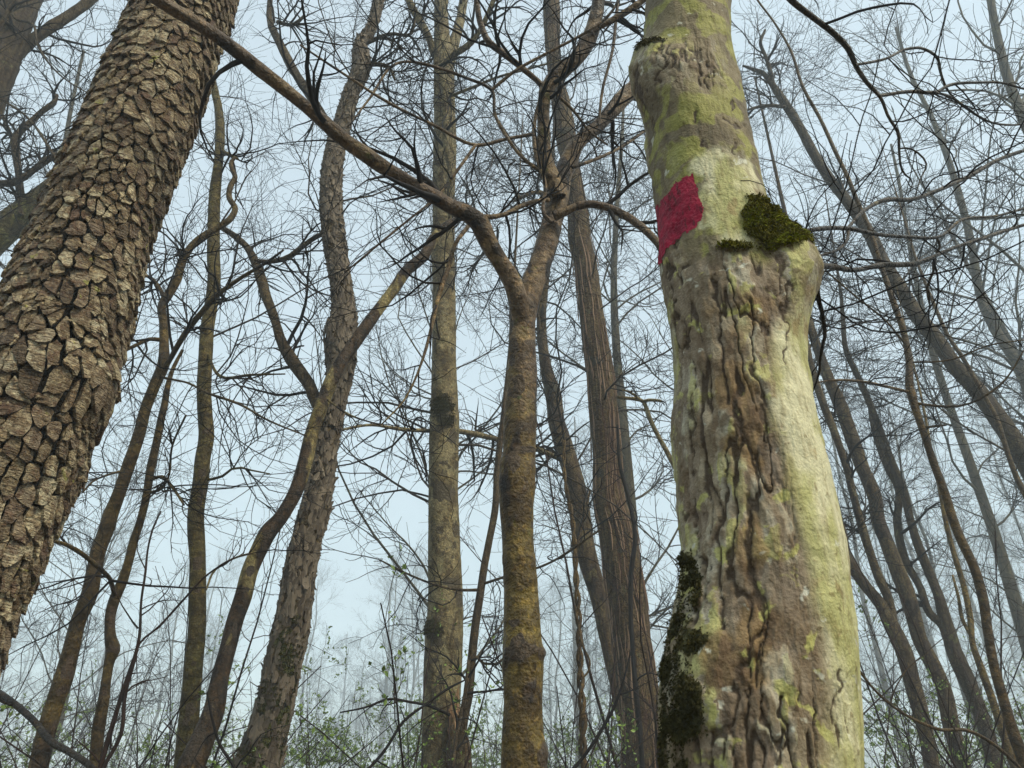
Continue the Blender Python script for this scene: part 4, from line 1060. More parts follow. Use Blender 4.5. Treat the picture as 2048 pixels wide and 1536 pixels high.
tree('crooked_sapling', 'crooked leftmost sapling whose top bends into a snaking limb', 'tree',
     [(77, 1536, 36), (90, 1474, 34), (110, 1407, 34), (127, 1357, 36), (140, 1307, 33), (157, 1241, 30), (180, 1184, 32), (188, 1141, 28), (197, 1101, 28), (213, 1057, 28), (223, 1024, 27), (233, 1000, 25), (257, 932, 25), (277, 872, 23), (293, 812, 21), (313, 762, 21), (326, 732, 22), (328, 689, 18), (327, 645, 17),
      (325, 609, 17), (337, 589, 18), (353, 562, 16), (363, 529, 15), (377, 500, 14), (400, 477, 14), (433, 457, 13), (462, 436, 13), (470, 420, 12), (458, 393, 11), (462, 370, 11), (470, 355, 10), (464, 338, 9), (462, 325, 8), (470, 315, 6)], 3.8, 'olive_dark', 28, .02, 0,
     plain_disp(.05, [(186, 1190, 10, .18), (130, 1360, 14, .08), (326, 730, 14, .1)], [(133, 1345, 14, 14), (125, 1380, 14, 10), (190, 1125, 12, 6), (110, 1460, 8, 20), (280, 885, 6, 5), (140, 1325, 8, 14)], seed=37), [
         ([(325, 745, 14), (340, 719, 11), (367, 672, 11), (403, 625, 10), (433, 592, 10), (483, 555, 8), (533, 525, 6), (567, 500, 4)], 3.8, 3.3),
         ([(322, 680, 9), (300, 678, 8), (283, 685, 8), (265, 694, 7), (247, 702, 7), (225, 720, 5)], 3.8, 3.6),
         ([(325, 755, 6), (345, 759, 5), (373, 765, 5), (413, 785, 5), (480, 809, 5), (533, 839, 4), (613, 872, 3)], 3.8, 3.2),
         ([(330, 600, 8), (318, 575, 8), (300, 555, 7), (270, 545, 4)], 3.8, 3.9),
         ([(360, 530, 7), (375, 505, 7), (352, 498, 5)], 3.8, 3.75),
         ([(250, 940, 5), (215, 950, 4), (190, 960, 4), (165, 985, 3)], 3.8, 3.6)], 'olive_dark', None, (11, 6), ((.25, 1.1), (.12, .45)), trop=.02)
tree('knotted_sapling', 'thin brown sapling with a swollen knot low down, right of the crooked leftmost one', 'tree',
     [(190, 1536, 23), (197, 1457, 24), (207, 1401, 21), (213, 1357, 18), (219, 1322, 20), (226, 1298, 27), (222, 1280, 23), (220, 1264, 20), (222, 1224, 20), (230, 1197, 21), (243, 1167, 20), (257, 1124, 17), (267, 1084, 17), (280, 1044, 15), (290, 1005, 15), (303, 929, 16), (313, 885, 15), (322, 840, 14), (330, 805, 13), (334, 779, 11), (345, 740, 8), (365, 700, 6)], 3.9, 'olive_dark', 22, .02, 0,
     plain_disp(.06, [(232, 1297, 9, .3)], [(228, 1300, 14, 10), (225, 1235, 9, 22), (208, 1385, 8, 8)], seed=43), [
         ([(230, 1195, 9), (226, 1178, 9), (218, 1155, 9), (208, 1145, 9), (180, 1120, 9), (163, 1107, 9), (133, 1090, 8), (100, 1081, 7), (60, 1078, 5)], 3.9, 3.0),
         ([(300, 960, 7), (322, 953, 7), (345, 975, 6), (368, 1010, 4)], 3.9, 3.7),
         ([(300, 985, 7), (318, 980, 6), (332, 965, 5), (345, 890, 4), (372, 830, 4)], 3.9, 3.6)], 'olive_dark', None, (11, 6), ((.25, 1.0), (.12, .4)), trop=.03)
tree('slender_stem', 'slender dark stem rising close behind the broken stub of the spotted trunk', 'tree',
     [(917, 1536, 22), (923, 1470, 20), (927, 1441, 19), (937, 1391, 18), (943, 1324, 18), (950, 1257, 17), (960, 1191, 16), (970, 1124, 15), (980, 1074, 14), (990, 1020, 14), (994, 950, 13), (998, 905, 13), (1005, 845, 11), (1012, 785, 10), (1020, 700, 8)], 5.0, 'grey', 18, .03, 2.5, None, [
         ([(905, 1536, 8), (915, 1460, 9), (930, 1390, 9), (938, 1320, 7)], 4.8, 4.95), ([(955, 1180, 7), (920, 1180, 6), (890, 1175, 5), (820, 1150, 4), (760, 1120, 3)], 5.0, 4.4),
         ([(960, 1170, 6), (1005, 1155, 5), (1090, 1130, 5), (1200, 1060, 4)], 5.0, 4.6), ([(948, 1310, 5), (975, 1330, 6), (1000, 1325, 5), (1015, 1310, 4)], 5.0, 4.9)], 'grey', None, (7, 4), ((.3, 1.0), (.15, .4)))

# ------------------------------------------------------------------ behind the forked sapling
J1 = [(1290, 1536, 92), (1285, 1457, 84), (1272, 1357, 80), (1260, 1257, 79), (1247, 1157, 77), (1233, 1057, 72), (1221, 1022, 66), (1214, 912, 58), (1207, 812, 57), (1200, 745, 55), (1190, 679, 52), (1177, 579, 48), (1168, 512, 46), (1160, 480, 45), (1157, 433, 42), (1150, 380, 36), (1140, 320, 36), (1131, 270, 39), (1124, 215, 38), (1112, 160, 32), (1106, 100, 31), (1104, 50, 33), (1103, 0, 33)]
jroot, jg, jpath = tree('stringy_tree', 'tall tan trunk with stringy vertical bark strips, between the forked sapling and the red-blazed maple', 'tree', J1, 7.0, 'stringy', 52, .04, 5.0,
    plain_disp(.06, [(1131, 262, 22, .10)], [(1131, 262, 16, 6), (1236, 1340, 8, 14), (1200, 945, 10, 7), (1190, 720, 16, 8), (1243, 1100, 8, 6)], crack=.09, cw=.022, cl=.9, seed=61), [
        ([(1155, 420, 12), (1120, 400, 13), (1080, 385, 9), (1030, 400, 8)], 7.0, 6.6),
        ([(1150, 1110, 6), (1165, 1050, 5), (1180, 980, 5)], 6.7, 6.8)], 'stringy', (26, 4.6, 13, (1.2, 3.8), (40, 80)), (9, 6), ((.5, 1.7), (.2, .6)), trop=.02)
def strips():
    """loose strips of bark standing proud of the stringy trunk"""
    n = 150
    zz = jpath[:, 2]; T, f, s = frames(jpath)
    P, R = [], []
    for q in range(n):
        k0 = rng.choice(np.nonzero((zz > .4) & (zz < 7))[0]); m = int(rng.integers(6, 18)); k = np.clip(k0 + np.linspace(0, m, 8).astype(int), 0, len(zz) - 1)
        th = rng.uniform(-1.8, 1.8) + np.cumsum(rng.normal(0, .03, 8))
        nr = np.cos(th)[:, None] * f[k] + np.sin(th)[:, None] * s[k]
        P.append(jpath[k, :3] + nr * (jpath[k, 3:4] * 1.0 + .002 + rng.uniform(0, .012) * np.linspace(1, 0, 8)[:, None])); R.append(np.array([.002, .005, .007, .006, .006, .005, .004, .001]) * rng.uniform(.5, 1.2))
    V, Q = tubes(np.array(P), np.array(R), 4)
    mk('bark_strips', V, [Q], flat('loose stringy bark', (.31, .20, .125), (.15, .085, .05), island=True), jroot, kind='stuff')
strips()
tree('leaning_grey_tree', 'thinner trunk with lichen patches leaning behind the stringy-barked tree', 'tree',
     [(1262, 1500, 30), (1240, 1400, 30), (1210, 1257, 32), (1197, 1191, 34), (1177, 1124, 38), (1163, 1057, 43), (1158, 1010, 40), (1153, 979, 39), (1140, 929, 37), (1127, 889, 37), (1113, 845, 34), (1107, 795, 32), (1094, 745, 26), (1086, 695, 21), (1083, 629, 19), (1090, 560, 17), (1098, 480, 14)], 8.0, 'mottled', 32, .05, 3.0,
     plain_disp(.05, [(1107, 775, 12, .12)], [(1105, 775, 16, 8), (1160, 1040, 14, 5)], crack=.05, cw=.05, cl=.3, seed=67), [
         ([(1140, 925, 14), (1110, 912, 12), (1070, 895, 10), (1010, 885, 8)], 8.0, 7.4), ([(1085, 690, 8), (1070, 610, 7), (1048, 560, 6)], 8.0, 7.8), ([(1020, 540, 12), (985, 500, 13), (960, 460, 11), (940, 420, 8)], 8.4, 8.8)], 'mottled', (20, 4.6, 12, (1.2, 3.4), (40, 80)), (9, 6), ((.5, 1.7), (.2, .6)))

def twisted_vine():
    pts = [(1170, 1536, 13), (1165, 1491, 13), (1166, 1441, 13), (1163, 1391, 12), (1160, 1324, 11), (1157, 1224, 10), (1152, 1150, 9), (1150, 1107, 8), (1145, 1040, 8), (1130, 960, 6), (1128, 880, 5)]
    q = spline(extend(trace(pts, 5.2), 0), .02)
    root = thing('twisted_vine', 'twisted rope-like vine hanging just right of the forked sapling', 'vine', (q[0, 0], q[0, 1], 0))
    v = np.concatenate([[0], np.cumsum(np.linalg.norm(np.diff(q[:, :3], axis=0), axis=1))]); T, f, s = frames(q)
    for ph in (0, math.pi):
        a = ph + v * 24
        c = q.copy(); c[:, :3] += (np.cos(a)[:, None] * f + np.sin(a)[:, None] * s) * q[:, 3:4] * .75
        c[:, 3] = q[:, 3] * .72
        g = grid_trunk(c, 9, plain_disp(.06, seed=5))
        mk('strand', g['V'], [g['Q'], g['cap']], M['vine'], root, attrs=g['masks'])
    R2 = spline(trace([(1150, 1210, 3), (1165, 1290, 4), (1180, 1330, 4), (1172, 1350, 4), (1158, 1360, 4)], 5.1), .02)
    g = grid_trunk(R2, 7, plain_disp(.05)); mk('strand', g['V'], [g['Q'], g['cap']], M['vine'], root, attrs=g['masks'])
twisted_vine()

tree('broken_snag', 'pale broken dead branch leaning on the left side of the red-blazed maple', 'dead branch',
     [(1357, 945, 11), (1345, 925, 10), (1333, 902, 10), (1318, 875, 9), (1303, 845, 9), (1292, 815, 8), (1287, 803, 8), (1270, 798, 7), (1250, 796, 7), (1233, 794, 6)], 5.0, 'pale', 12, .03, 0, None,
     [([(1285, 803, 6), (1300, 800, 7), (1322, 802, 5)], 5.0, 4.9), ([(1280, 800, 5), (1262, 785, 5), (1245, 780, 3)], 5.0, 4.9)], 'pale', None, (3, 2), ((.1, .3), (.05, .15)))

# ------------------------------------------------------------------ right-hand group
tree('grey_leaning_trunk', 'grey-brown lichen-flecked trunk sloping down to the right edge', 'tree',
     [(2090, 990, 43), (2048, 915, 41), (2018, 868, 38), (1985, 821, 36), (1951, 777, 32), (1911, 734, 30), (1874, 680, 29), (1837, 636, 28), (1797, 572, 27), (1766, 525, 26), (1740, 470, 24), (1716, 433, 22), (1689, 396, 20), (1656, 353, 20), (1629, 309, 19), (1602, 259, 18), (1575, 215, 17), (1555, 185, 15), (1538, 160, 11), (1525, 146, 9), (1504, 138, 7), (1485, 131, 4)], 8.5, 'grey', 30, .05, 0,
     plain_disp(.05, (), (), crack=.04, cw=.05, cl=.3, seed=71), [
         ([(1548, 178, 8), (1541, 144, 8), (1530, 110, 7), (1521, 87, 7), (1530, 60, 5)], 8.5, 8.3), ([(1578, 216, 8), (1545, 211, 7), (1515, 214, 6), (1490, 222, 4)], 8.5, 8.2), ([(1689, 396, 7), (1684, 375, 7), (1680, 360, 4)], 8.5, 8.4)], 'grey', (26, 4.5, 12.5, (1.2, 3.4), (35, 75)), (10, 6), ((.5, 1.7), (.2, .6)))
tree('amber_stem', 'slender amber-brown stem kinked at a side branch, in front of the right-hand trunks', 'tree',
     [(2045, 1514, 24), (2025, 1461, 22), (2005, 1393, 20), (1988, 1333, 19), (1975, 1259, 18), (1965, 1192, 19), (1944, 1125, 18), (1924, 1084, 18), (1901, 1024, 17), (1894, 999, 16), (1867, 925, 15), (1847, 865, 14), (1832, 820, 15), (1820, 777, 16), (1818, 720, 13), (1807, 663, 12), (1790, 613, 12), (1766, 542, 10), (1733, 443, 9), (1716, 406, 9), (1696, 356, 8), (1672, 306, 8), (1639, 235, 7), (1609, 181, 6), (1578, 94, 5), (1545, 40, 4), (1515, 0, 4)], 4.4, 'amber', 16, .03, 1.0,
     plain_disp(.05, [(1825, 790, 10, .25)], seed=73), [
         ([(1822, 785, 7), (1780, 775, 6), (1729, 764, 6), (1679, 760, 5), (1615, 768, 3)], 4.4, 4.0), ([(1825, 805, 6), (1870, 812, 5), (1930, 810, 5), (1965, 795, 5), (2010, 760, 4), (2048, 700, 4)], 4.4, 4.0), ([(1893, 850, 4), (1850, 855, 5)], 4.3, 4.4),
         ([(1812, 690, 4), (1770, 640, 4), (1720, 600, 4), (1650, 540, 3)], 4.4, 4.0), ([(1818, 725, 4), (1900, 720, 4), (1980, 690, 3), (2048, 680, 3)], 4.4, 4.0)], 'amber', None, (6, 3), ((.2, .9), (.1, .3)), trop=.04)
tree('twin_stem_tree', 'pair of mottled stems joining low, closest to the right side of the red-blazed maple', 'tree',
     [(1864, 1536, 30), (1854, 1477, 30), (1837, 1410, 31), (1823, 1360, 32), (1810, 1310, 33), (1787, 1259, 30), (1763, 1212, 24), (1726, 1165, 21), (1696, 1118, 20), (1682, 1058, 18), (1672, 1024, 18), (1662, 982, 16), (1645, 915, 14), (1630, 850, 13), (1615, 780, 12)], 8.0, 'mottled', 24, .05, 3, plain_disp(.05, crack=.05, cw=.05, cl=.3, seed=79),
     [([(1790, 1262, 18), (1777, 1199, 18), (1756, 1152, 17), (1733, 1084, 16), (1713, 1015, 15), (1692, 932, 15), (1669, 865, 15), (1642, 797, 14), (1622, 730, 12), (1605, 650, 10)], 8.0, 7.8)], 'mottled', (14, 3.5, 9, (.6, 1.8), (35, 70)), (10, 6))
tree('dark_straight_tree', 'thick reddish-brown trunk in the middle of the close right-hand cluster', 'tree',
     [(1925, 1536, 32), (1918, 1511, 32), (1901, 1444, 31), (1887, 1377, 30), (1864, 1326, 30), (1840, 1279, 30), (1827, 1232, 30), (1813, 1185, 30), (1793, 1135, 29), (1773, 1084, 28), (1756, 1041, 27), (1750, 999, 27), (1723, 932, 27), (1703, 875, 28), (1682, 814, 25), (1656, 754, 22), (1632, 687, 18), (1619, 646, 16), (1600, 560, 13)], 8.6, 'mottled', 26, .05, 4, plain_disp(.06, crack=.07, cw=.045, cl=.4, seed=83), (), 'mottled', (16, 4.0, 12, (.7, 2.2), (35, 75)), (10, 6))
tree('wavy_grey_tree', 'wavy grey-brown trunk forked above, right of the reddish-brown cluster trunk', 'tree',
     [(1990, 1536, 30), (1981, 1494, 29), (1961, 1427, 29), (1938, 1370, 30), (1911, 1310, 30), (1891, 1245, 26), (1877, 1192, 20), (1857, 1142, 18), (1834, 1084, 17), (1817, 1024, 16), (1810, 992, 16), (1777, 908, 15), (1740, 808, 13), (1716, 754, 12), (1693, 703, 11), (1686, 640, 9), (1682, 590, 7)], 9.0, 'grey', 24, .05, 2, plain_disp(.06, crack=.05, cw=.05, cl=.4, seed=89),
     [([(1893, 1275, 16), (1880, 1245, 16), (1864, 1232, 16), (1840, 1175, 16), (1813, 1125, 16), (1795, 1050, 15), (1797, 979, 14), (1770, 925, 13), (1748, 860, 11), (1738, 800, 8)], 9.0, 9.3)], 'grey', (16, 4.0, 10, (.7, 2.2), (35, 75)), (10, 6))
tree('yellow_sapling', 'yellowish slender sapling curving up between the wavy trunk and the amber stem', 'tree',
     [(2030, 1536, 17), (2015, 1494, 16), (1988, 1410, 15), (1961, 1333, 14), (1945, 1286, 12), (1941, 1239, 12), (1928, 1175, 11), (1908, 1108, 10), (1891, 1041, 9), (1880, 980, 8), (1862, 900, 7), (1850, 830, 5)], 6.5, 'yellow', 14, .04, 1.5, None, [([(1941, 1270, 7), (1925, 1240, 7), (1918, 1200, 6), (1905, 1150, 4)], 6.5, 6.6)], 'yellow', None, None)
tree('edge_sapling', 'thin grey sapling running beside the sloping grey trunk near the right edge', 'tree',
     [(2100, 1100, 12), (2048, 985, 11), (2028, 942, 10), (2008, 881, 9), (1992, 834, 9), (1970, 795, 9), (1951, 760, 8), (1925, 715, 8), (1897, 673, 7), (1870, 613, 7), (1848, 560, 6), (1830, 512, 5), (1815, 460, 4)], 7.0, 'amber', 12, .05, 1.5, None, (), 'amber', (8, 4, 8, (.4, 1.0), (35, 75)), (5, 3))

# ------------------------------------------------------------------ top left
tree('corner_tree', 'dark trunk cut off by the upper left corner with an ascending side limb', 'tree',
     [(-130, 400, 92), (-60, 250, 84), (-22, 160, 78), (5, 90, 74), (38, 10, 68), (60, -50, 64)], 5.0, 'grey', 36, .05, 3, plain_disp(.05, crack=.05, cw=.05, cl=.3, seed=97), [
         ([(-20, 170, 26), (0, 148, 24), (25, 120, 23), (60, 83, 22), (100, 55, 22), (140, 30, 20), (180, 0, 20), (230, -40, 18)], 5.0, 5.2), ([(-10, 70, 8), (12, 30, 9), (27, 0, 9), (40, -40, 8)], 4.7, 4.6), ([(20, 0, 4), (35, 40, 5), (60, 45, 5), (75, 90, 4), (120, 150, 3), (190, 195, 2)], 4.7, 4.4),
         ([(-30, 180, 4), (60, 240, 5), (95, 290, 5), (125, 340, 4)], 4.8, 4.4)], 'grey', (9, 4.0, 9, (.7, 2.2), (40, 80)), (11, 6))
tree('green_limb_tree', 'pale greenish limb slanting out of frame behind the plate-barked trunk', 'tree',
     [(-420, 900, 70), (-250, 690, 66), (-100, 560, 62), (0, 465, 58), (50, 425, 52), (100, 388, 47), (160, 340, 42), (230, 270, 38), (290, 180, 34)], 6.5, 'green_limb', 32, .05, 3, plain_disp(.05, seed=101), [
         ([(40, 432, 14), (42, 400, 15), (38, 350, 14), (33, 310, 14), (29, 284, 13), (40, 262, 13), (60, 245, 12), (85, 222, 11), (108, 205, 10), (114, 190, 7)], 6.4, 6.3), ([(-60, 372, 15), (0, 367, 14), (25, 365, 14), (42, 358, 13), (80, 330, 13), (100, 316, 12), (116, 308, 11)], 6.3, 6.2), ([(29, 286, 8), (15, 255, 8), (5, 230, 6)], 6.35, 6.3)], 'grey', (14, 4.2, 10, (.8, 2.4), (40, 80)), (11, 6))

# ------------------------------------------------------------------ trees in the mist
def misty_proto(H, r, seed, nprim=20):
    global rng
    keep = rng; rng = np.random.default_rng(seed)
    k = 12; t = np.linspace(0, 1, k)
    wob = np.cumsum(rng.normal(0, .10, (k, 2)), 0); wob -= wob[0]
    path = np.stack([wob[:, 0], wob[:, 1], t * H - .1, r * (1 - .85 * t) + .012], 1)
    path = spline(path, .5)
    g = grid_trunk(path, 10, plain_disp(.06, seed=seed))
    c = resample(path[int(len(path) * .22):], 16)
    P, R = grow(c[None, :, :3], c[None, :, 3], nprim, (2.0, 5.2), (25, 62), 10, .07, .06, .3, .008, 0, 1, wig=.13, fat=(1.5, .004))
    P1, R1 = grow(P, R, 8, (.8, 2.0), (25, 65), 8, .09, .07, .6, .0055, .15)
    P2, R2 = grow(P1, R1, 6, (.25, .8), (25, 65), 5, .10, .08, .8, .0042, .1)
    out_ = (g['V'].reshape(-1, 3), [g['Q']], g['masks'], join([tubes(P, R, 5)]), join([tubes(P1, R1, 3), tubes(P2, R2, 3)]))
    rng = keep
    return out_
PROTO = []
for i, (H, r, sd) in enumerate([(15, .115, 5), (13, .085, 6), (17, .13, 7), (11, .075, 8)]):
    PROTO.append((H, misty_proto(H, r, sd, 26 + 2 * i)))
FIRST = {}
def misty(kind, px, D, label, scale=1.0, rot=0.0, group=None, name='misty_tree'):
    p = at(px, 1536, D)
    root = thing(name, label, 'tree', (p[0], p[1], 0), group)
    root.rotation_euler = (rng.normal(0, .02), rng.normal(0, .02), rot); root.scale = (scale, scale, scale)
    if kind not in FIRST:
        V, Q, ms, br, tw = PROTO[kind][1]
        a = mk('trunk', V, Q, M['far'], None, attrs=ms, origin=(0, 0, 0)); b = mk('branches', br[0], br[1], M['far'], None, kind='stuff', origin=(0, 0, 0)); c = mk('twigs', tw[0], tw[1], M['twig'], None, kind='stuff', origin=(0, 0, 0))
        FIRST[kind] = (a, b, c)
        for o in (a, b, c): o.parent = root; o.location = (0, 0, 0)
        return
    for o in FIRST[kind]:
        q = o.copy(); COL.objects.link(q); q.parent = root; q.location = (0, 0, 0)

misty(2, 2130, 15, 'dense fine-twigged tree rising behind the close right-hand cluster', 1.05, 2.9)
misty(0, 2440, 16, 'bluish fine-twigged tree leaning in at the right edge below the sloping grey trunk', 1.15, 5.2)
misty(2, 2560, 12, 'feathery crown reaching in from beyond the right edge at the top', 1.45, 2.0)
misty(0, 2330, 15, 'fine-twigged bluish tree filling the right edge below the top corner crown', 1.5, .4)
misty(1, 893, 12, 'fine-twigged tree hidden straight behind the spotted trunk, its crown spreading on both sides', 1.1, 1.2)
misty(2, 1282, 12.5, 'fine-twigged tree hidden straight behind the stringy trunk, its crown spreading on both sides', 1.0, 3.3)
misty(1, 1530, 13, 'bare crown just right of the red-blazed maple top', 1.15, 2.2)
misty(3, 60, 19, 'bare tree showing behind the leaning left saplings', 1.0, 4.1)
misty(2, -250, 13, 'bluish crown behind the left edge of the plate-barked trunk', 1.0, .9)
for (lab, grp, xs, Ds) in [
    ('pale misty trees fading out at the right edge', 'pale misty trees at the right edge', (1760, 2700), (30, 95, 22)),
    ('faint misty tree veiled behind the twisted vine and stringy trunk', 'faint misty trees behind the vine', (1020, 1360), (45, 110, 12)),
    ('faint misty tree in the gap beside the spotted trunk', 'faint misty trees beside the spotted trunk', (580, 860), (75, 130, 16)),
    ('faint misty tree low behind the left saplings', 'faint misty trees behind the left saplings', (-200, 400), (70, 130, 18))]:
    for i in range(Ds[2]):
        t = (i + rng.uniform(.1, .9)) / Ds[2]
        lab2 = 'pale misty tree fading out at the right edge' if 'right edge' in lab else lab
        misty(int(rng.integers(0, 4)), xs[0] + (xs[1] - xs[0]) * t, rng.uniform(Ds[0], Ds[1]), lab2, rng.uniform(1.1, 1.9), rng.uniform(0, 6.3), grp)

# ------------------------------------------------------------------ undergrowth
def shrub_proto(seed, H, leaves, spread=.5, leaf=.022, nst=9):
    global rng
    keep = rng; rng = np.random.default_rng(seed)
    K = 12
    st = []
    for i in range(nst):
        a = rng.uniform(0, 6.28); d = np.array([math.cos(a) * spread * rng.uniform(.2, 1), math.sin(a) * spread * rng.uniform(.2, 1), 1.0]); d /= np.linalg.norm(d)
        p = np.array([rng.normal(0, .12), rng.normal(0, .12), -.03]); pts = [p]
        cv = rng.normal(0, .06, 3); h = H * rng.uniform(.6, 1.1)
        for k in range(K - 1):
            d = unit(d + cv + rng.normal(0, .07, 3)); pts.append(pts[-1] + d * h / K)
        st.append(np.array(pts))
    P = np.array(st); R = np.linspace(.011, .003, K)[None, :] * rng.uniform(.6, 1.3, (nst, 1))
    P1, R1 = grow(P, R, 9 if not leaves else 6, (.3, 1.0), (30, 70), 8, .10, .05, .6, .0017, .25)
    P2, R2 = grow(P1, R1, 5 if not leaves else 4, (.1, .35), (30, 70), 5, .12, .08, .8, .0013, .15)
    tw = join([tubes(P1, R1, 3), tubes(P2, R2, 3)])
    LV = None
    if leaves:
        n = leaves
        i = rng.integers(0, len(P2), n); k = rng.integers(1, 5, n)
        p = P2[i, k]; d = unit(P2[i, k] - P2[i, k - 1] + rng.normal(0, .6, (n, 3)) + np.array([0, 0, .4])); s = unit(np.cross(d, rng.normal(0, 1, (n, 3))))
        nn = np.cross(d, s); L = leaf * rng.uniform(.5, 1.3, (n, 1))
        V = np.stack([p, p + d * L * .5 + s * L * .28 + nn * L * .08, p + d * L, p + d * L * .5 - s * L * .28 + nn * L * .08], 1).reshape(-1, 3)
        q = np.arange(n)[:, None] * 4
        LV = (V, [q + np.array([[0, 1, 2]]), q + np.array([[0, 2, 3]])])
    rng = keep
    return [tubes(P[i:i + 1], R[i:i + 1], 5) for i in range(nst)], tw, LV
SP = [shrub_proto(21, 3.1, 1300, .5, .03), shrub_proto(22, 3.0, 2900, .55, .029, 11), shrub_proto(23, 3.5, 0, .5, .02, 11), shrub_proto(24, 3.0, 5200, .6, .034, 13)]
SF = {}
def shrub(kind, px, D, label, scale=1.0, rot=0.0, group=None, tmat='twig_red', cat='shrub', name='shrub'):
    p = at(px, 1536, D)
    root = thing(name, label, cat, (p[0], p[1], 0), group)
    root.rotation_euler = (0, 0, rot); root.scale = (scale,) * 3
    if kind not in SF:
        st, tw, lv = SP[kind]; L = []
        for V, Q in st: L.append(mk('stem', V, [Q], M[tmat], None, origin=(0, 0, 0)))
        L.append(mk('twigs', tw[0], tw[1], M[tmat], None, kind='stuff', origin=(0, 0, 0)))
        if lv: L.append(mk('leaves', lv[0], lv[1], M['leaf'], None, smooth=False, kind='stuff', origin=(0, 0, 0)))
        SF[kind] = L
        for o in L: o.parent = root
        return
    for o in SF[kind]:
        q = o.copy(); COL.objects.link(q); q.parent = root
shrub(0, 790, 4.6, 'slender shrub with fresh green leaf buds, left of the spotted trunk foot', .95, .3, name='leafing_shrub')
shrub(0, 965, 5.6, 'small budding shrub squeezed between the spotted trunk and the golden sapling', .92, 2.0, name='leafing_shrub')
shrub(2, 300, 5.2, 'leafless reddish shrub between the knotted and straight saplings', .95, 1.0)
shrub(2, 1130, 6.0, 'leafless shrub tangled beside the twisted vine', 1.0, 2.6)
shrub(2, 20, 5.0, 'leafless reddish shrub in the lower left corner', .95, 4.6)
shrub(2, 1345, 6.5, 'dark bare thicket against the left side of the red-blazed maple', 1.35, 5.5, tmat='twig')
for (lab, grp, spots_) in [
    ('bare reddish shrub tangled low among the leaning left saplings', 'bare shrubs among the left saplings', ((-80, 6.4), (95, 7.2), (240, 6.6), (430, 7.6))),
    ('bare tangled shrub low in front of the right-hand trunks', 'bare shrubs before the right-hand trunks', ((1780, 5.6), (1900, 6.8), (2030, 6.2), (2120, 5.4))),
    ]:
    for (x_, d_) in spots_:
        shrub(2, x_, d_, lab, rng.uniform(.85, 1.05), rng.uniform(0, 6.3), grp)
for (lab, grp, x0, x1, d0, d1, n, kinds) in [
    ('green leafing bush low at the right behind the cluster trunks', 'green bushes at the lower right', 1730, 2250, 7, 14, 9, (1, 3, 1)),
    ('green leafing bush low at the left behind the saplings', 'green bushes at the lower left', -200, 520, 8, 16, 10, (1, 3, 2)),
    ('green leafing bush low between the shaggy and spotted trunks', 'green bushes at the lower centre', 540, 1000, 8, 16, 8, (1, 3, 3)),
    ('bare grey thicket veiled by mist behind the stringy trunk', 'bare thickets behind the stringy trunk', 1010, 1380, 9, 18, 7, (2, 1, 2))]:
    for i in range(n):
        t = (i + rng.uniform(.1, .9)) / n
        D_ = rng.uniform(d0, d1)
        shrub(kinds[i % 3], x0 + (x1 - x0) * t, D_, lab, rng.uniform(.85, 1.1) * (.88 + D_ * .022), rng.uniform(0, 6.3), grp)
for i in range(30):
    t = (i + rng.uniform(.1, .9)) / 30
    shrub((2, 3, 1)[i % 3], -700 + 3500 * t, rng.uniform(26, 70), 'dim bush in the misty belt of undergrowth at the bottom', rng.uniform(1.2, 2.2), rng.uniform(0, 6.3), 'misty undergrowth bushes')

def stem(name, label, pts, d0, d1, mat='twig_red', cat='stem', n=4, ground_it=True):
    q = trace(pts, d0, d1)
    if ground_it: q = extend(q, 0, True)
    q = spline(q, .03)
    root = thing(name, label, cat, (q[0, 0], q[0, 1], 0))
    g = grid_trunk(q, 8, plain_disp(.05))
    mk('stem', g['V'], [g['Q'], g['cap']], M[mat], root, attrs=g['masks'])
    P, R = stack_paths([q], 14)
    P1, R1 = grow(P, R, n, (.15, .6), (35, 75), 8, .1, .04, .6, .001, .45); P2, R2 = grow(P1, R1, 3, (.06, .2), (35, 70), 5, .12, .06, .8, .0009, .2)
    V, Fs = join([tubes(P1, R1, 4), tubes(P2, R2, 3)]); mk('twigs', V, Fs, M[mat], root, kind='stuff')
stem('thin_stem', 'thin upright dark stem left of the straight olive sapling, forked halfway', [(213, 1524, 8), (240, 1474, 8), (250, 1391, 8), (267, 1324, 8), (277, 1284, 7), (283, 1197, 5), (290, 1151, 5), (297, 1091, 4), (307, 1054, 4), (322, 1022, 3)], 3.2, 3.2, n=8)
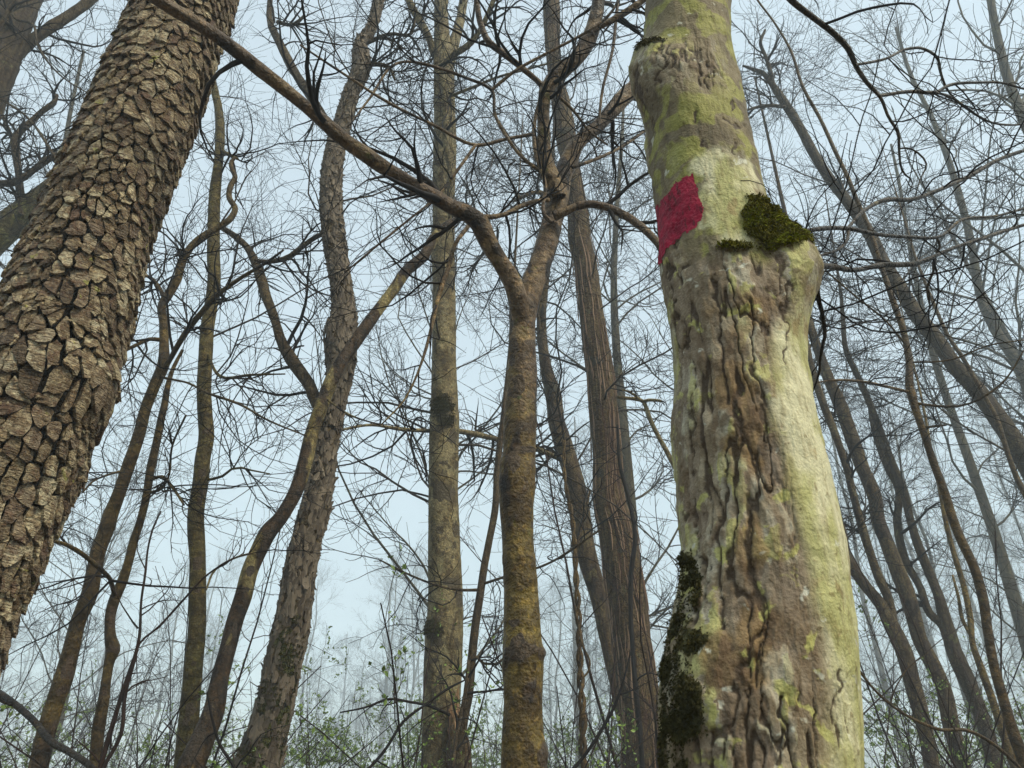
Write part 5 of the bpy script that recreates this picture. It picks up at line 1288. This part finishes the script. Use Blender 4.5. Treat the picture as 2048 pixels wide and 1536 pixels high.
stem('thin_stem', 'thin whip arching from the forked dark stem across the straight sapling', [(270, 1310, 6), (277, 1290, 5), (317, 1254, 5), (363, 1204, 5), (413, 1151, 4), (467, 1117, 3), (510, 1105, 2)], 3.2, 3.2, n=4)
stem('fallen_branch', 'dark fallen branch slanting across the lower left corner', [(187, 1540, 13), (143, 1506, 13), (103, 1484, 14), (67, 1441, 13), (33, 1411, 13), (0, 1387, 12), (-60, 1350, 10)], 3.0, 3.4, 'bough', 'fallen branch', 3)
stem('arching_stem', 'long pale arching stem crossing the lower right trunks', [(2070, 1570, 7), (2032, 1528, 7), (1981, 1484, 7), (1931, 1460, 7), (1884, 1460, 7), (1830, 1440, 6), (1756, 1387, 5), (1709, 1326, 5), (1690, 1290, 3)], 4.0, 3.6, 'amber', n=5)
stem('arching_stem', 'dark stem sweeping up right from behind the golden sapling foot', [(1130, 1560, 8), (1170, 1510, 7), (1200, 1465, 7), (1230, 1410, 6), (1250, 1350, 4), (1262, 1300, 3)], 4.4, 4.4, 'twig', n=4)
stem('climbing_stem', 'wavy dark stem climbing the front of the stringy trunk', [(1285, 1536, 10), (1280, 1460, 10), (1270, 1360, 10), (1262, 1240, 9), (1262, 1150, 10), (1270, 1070, 9), (1258, 1000, 8), (1240, 930, 7), (1235, 850, 5)], 6.2, 6.3, 'twig', n=10)
stem('arching_stem', 'curved twig reaching from the spotted trunk foot to the left', [(900, 1430, 6), (885, 1423, 6), (860, 1412, 6), (820, 1404, 5), (780, 1398, 5), (730, 1415, 4), (680, 1425, 3)], 4.4, 4.2, 'twig', n=4, ground_it=False)
stem('arching_stem', 'thin dark stem slanting up right before the shaggy trunk foot', [(470, 1536, 6), (440, 1490, 6), (425, 1440, 5), (414, 1385, 3)], 3.3, 3.3, 'twig', n=4)
stem('bare_sapling', 'dark slender sapling just right of the shaggy trunk foot leaning right', [(720, 1560, 6), (770, 1500, 6), (810, 1440, 6), (850, 1410, 5), (900, 1375, 5), (930, 1360, 3)], 4.2, 4.4, 'twig', n=6)
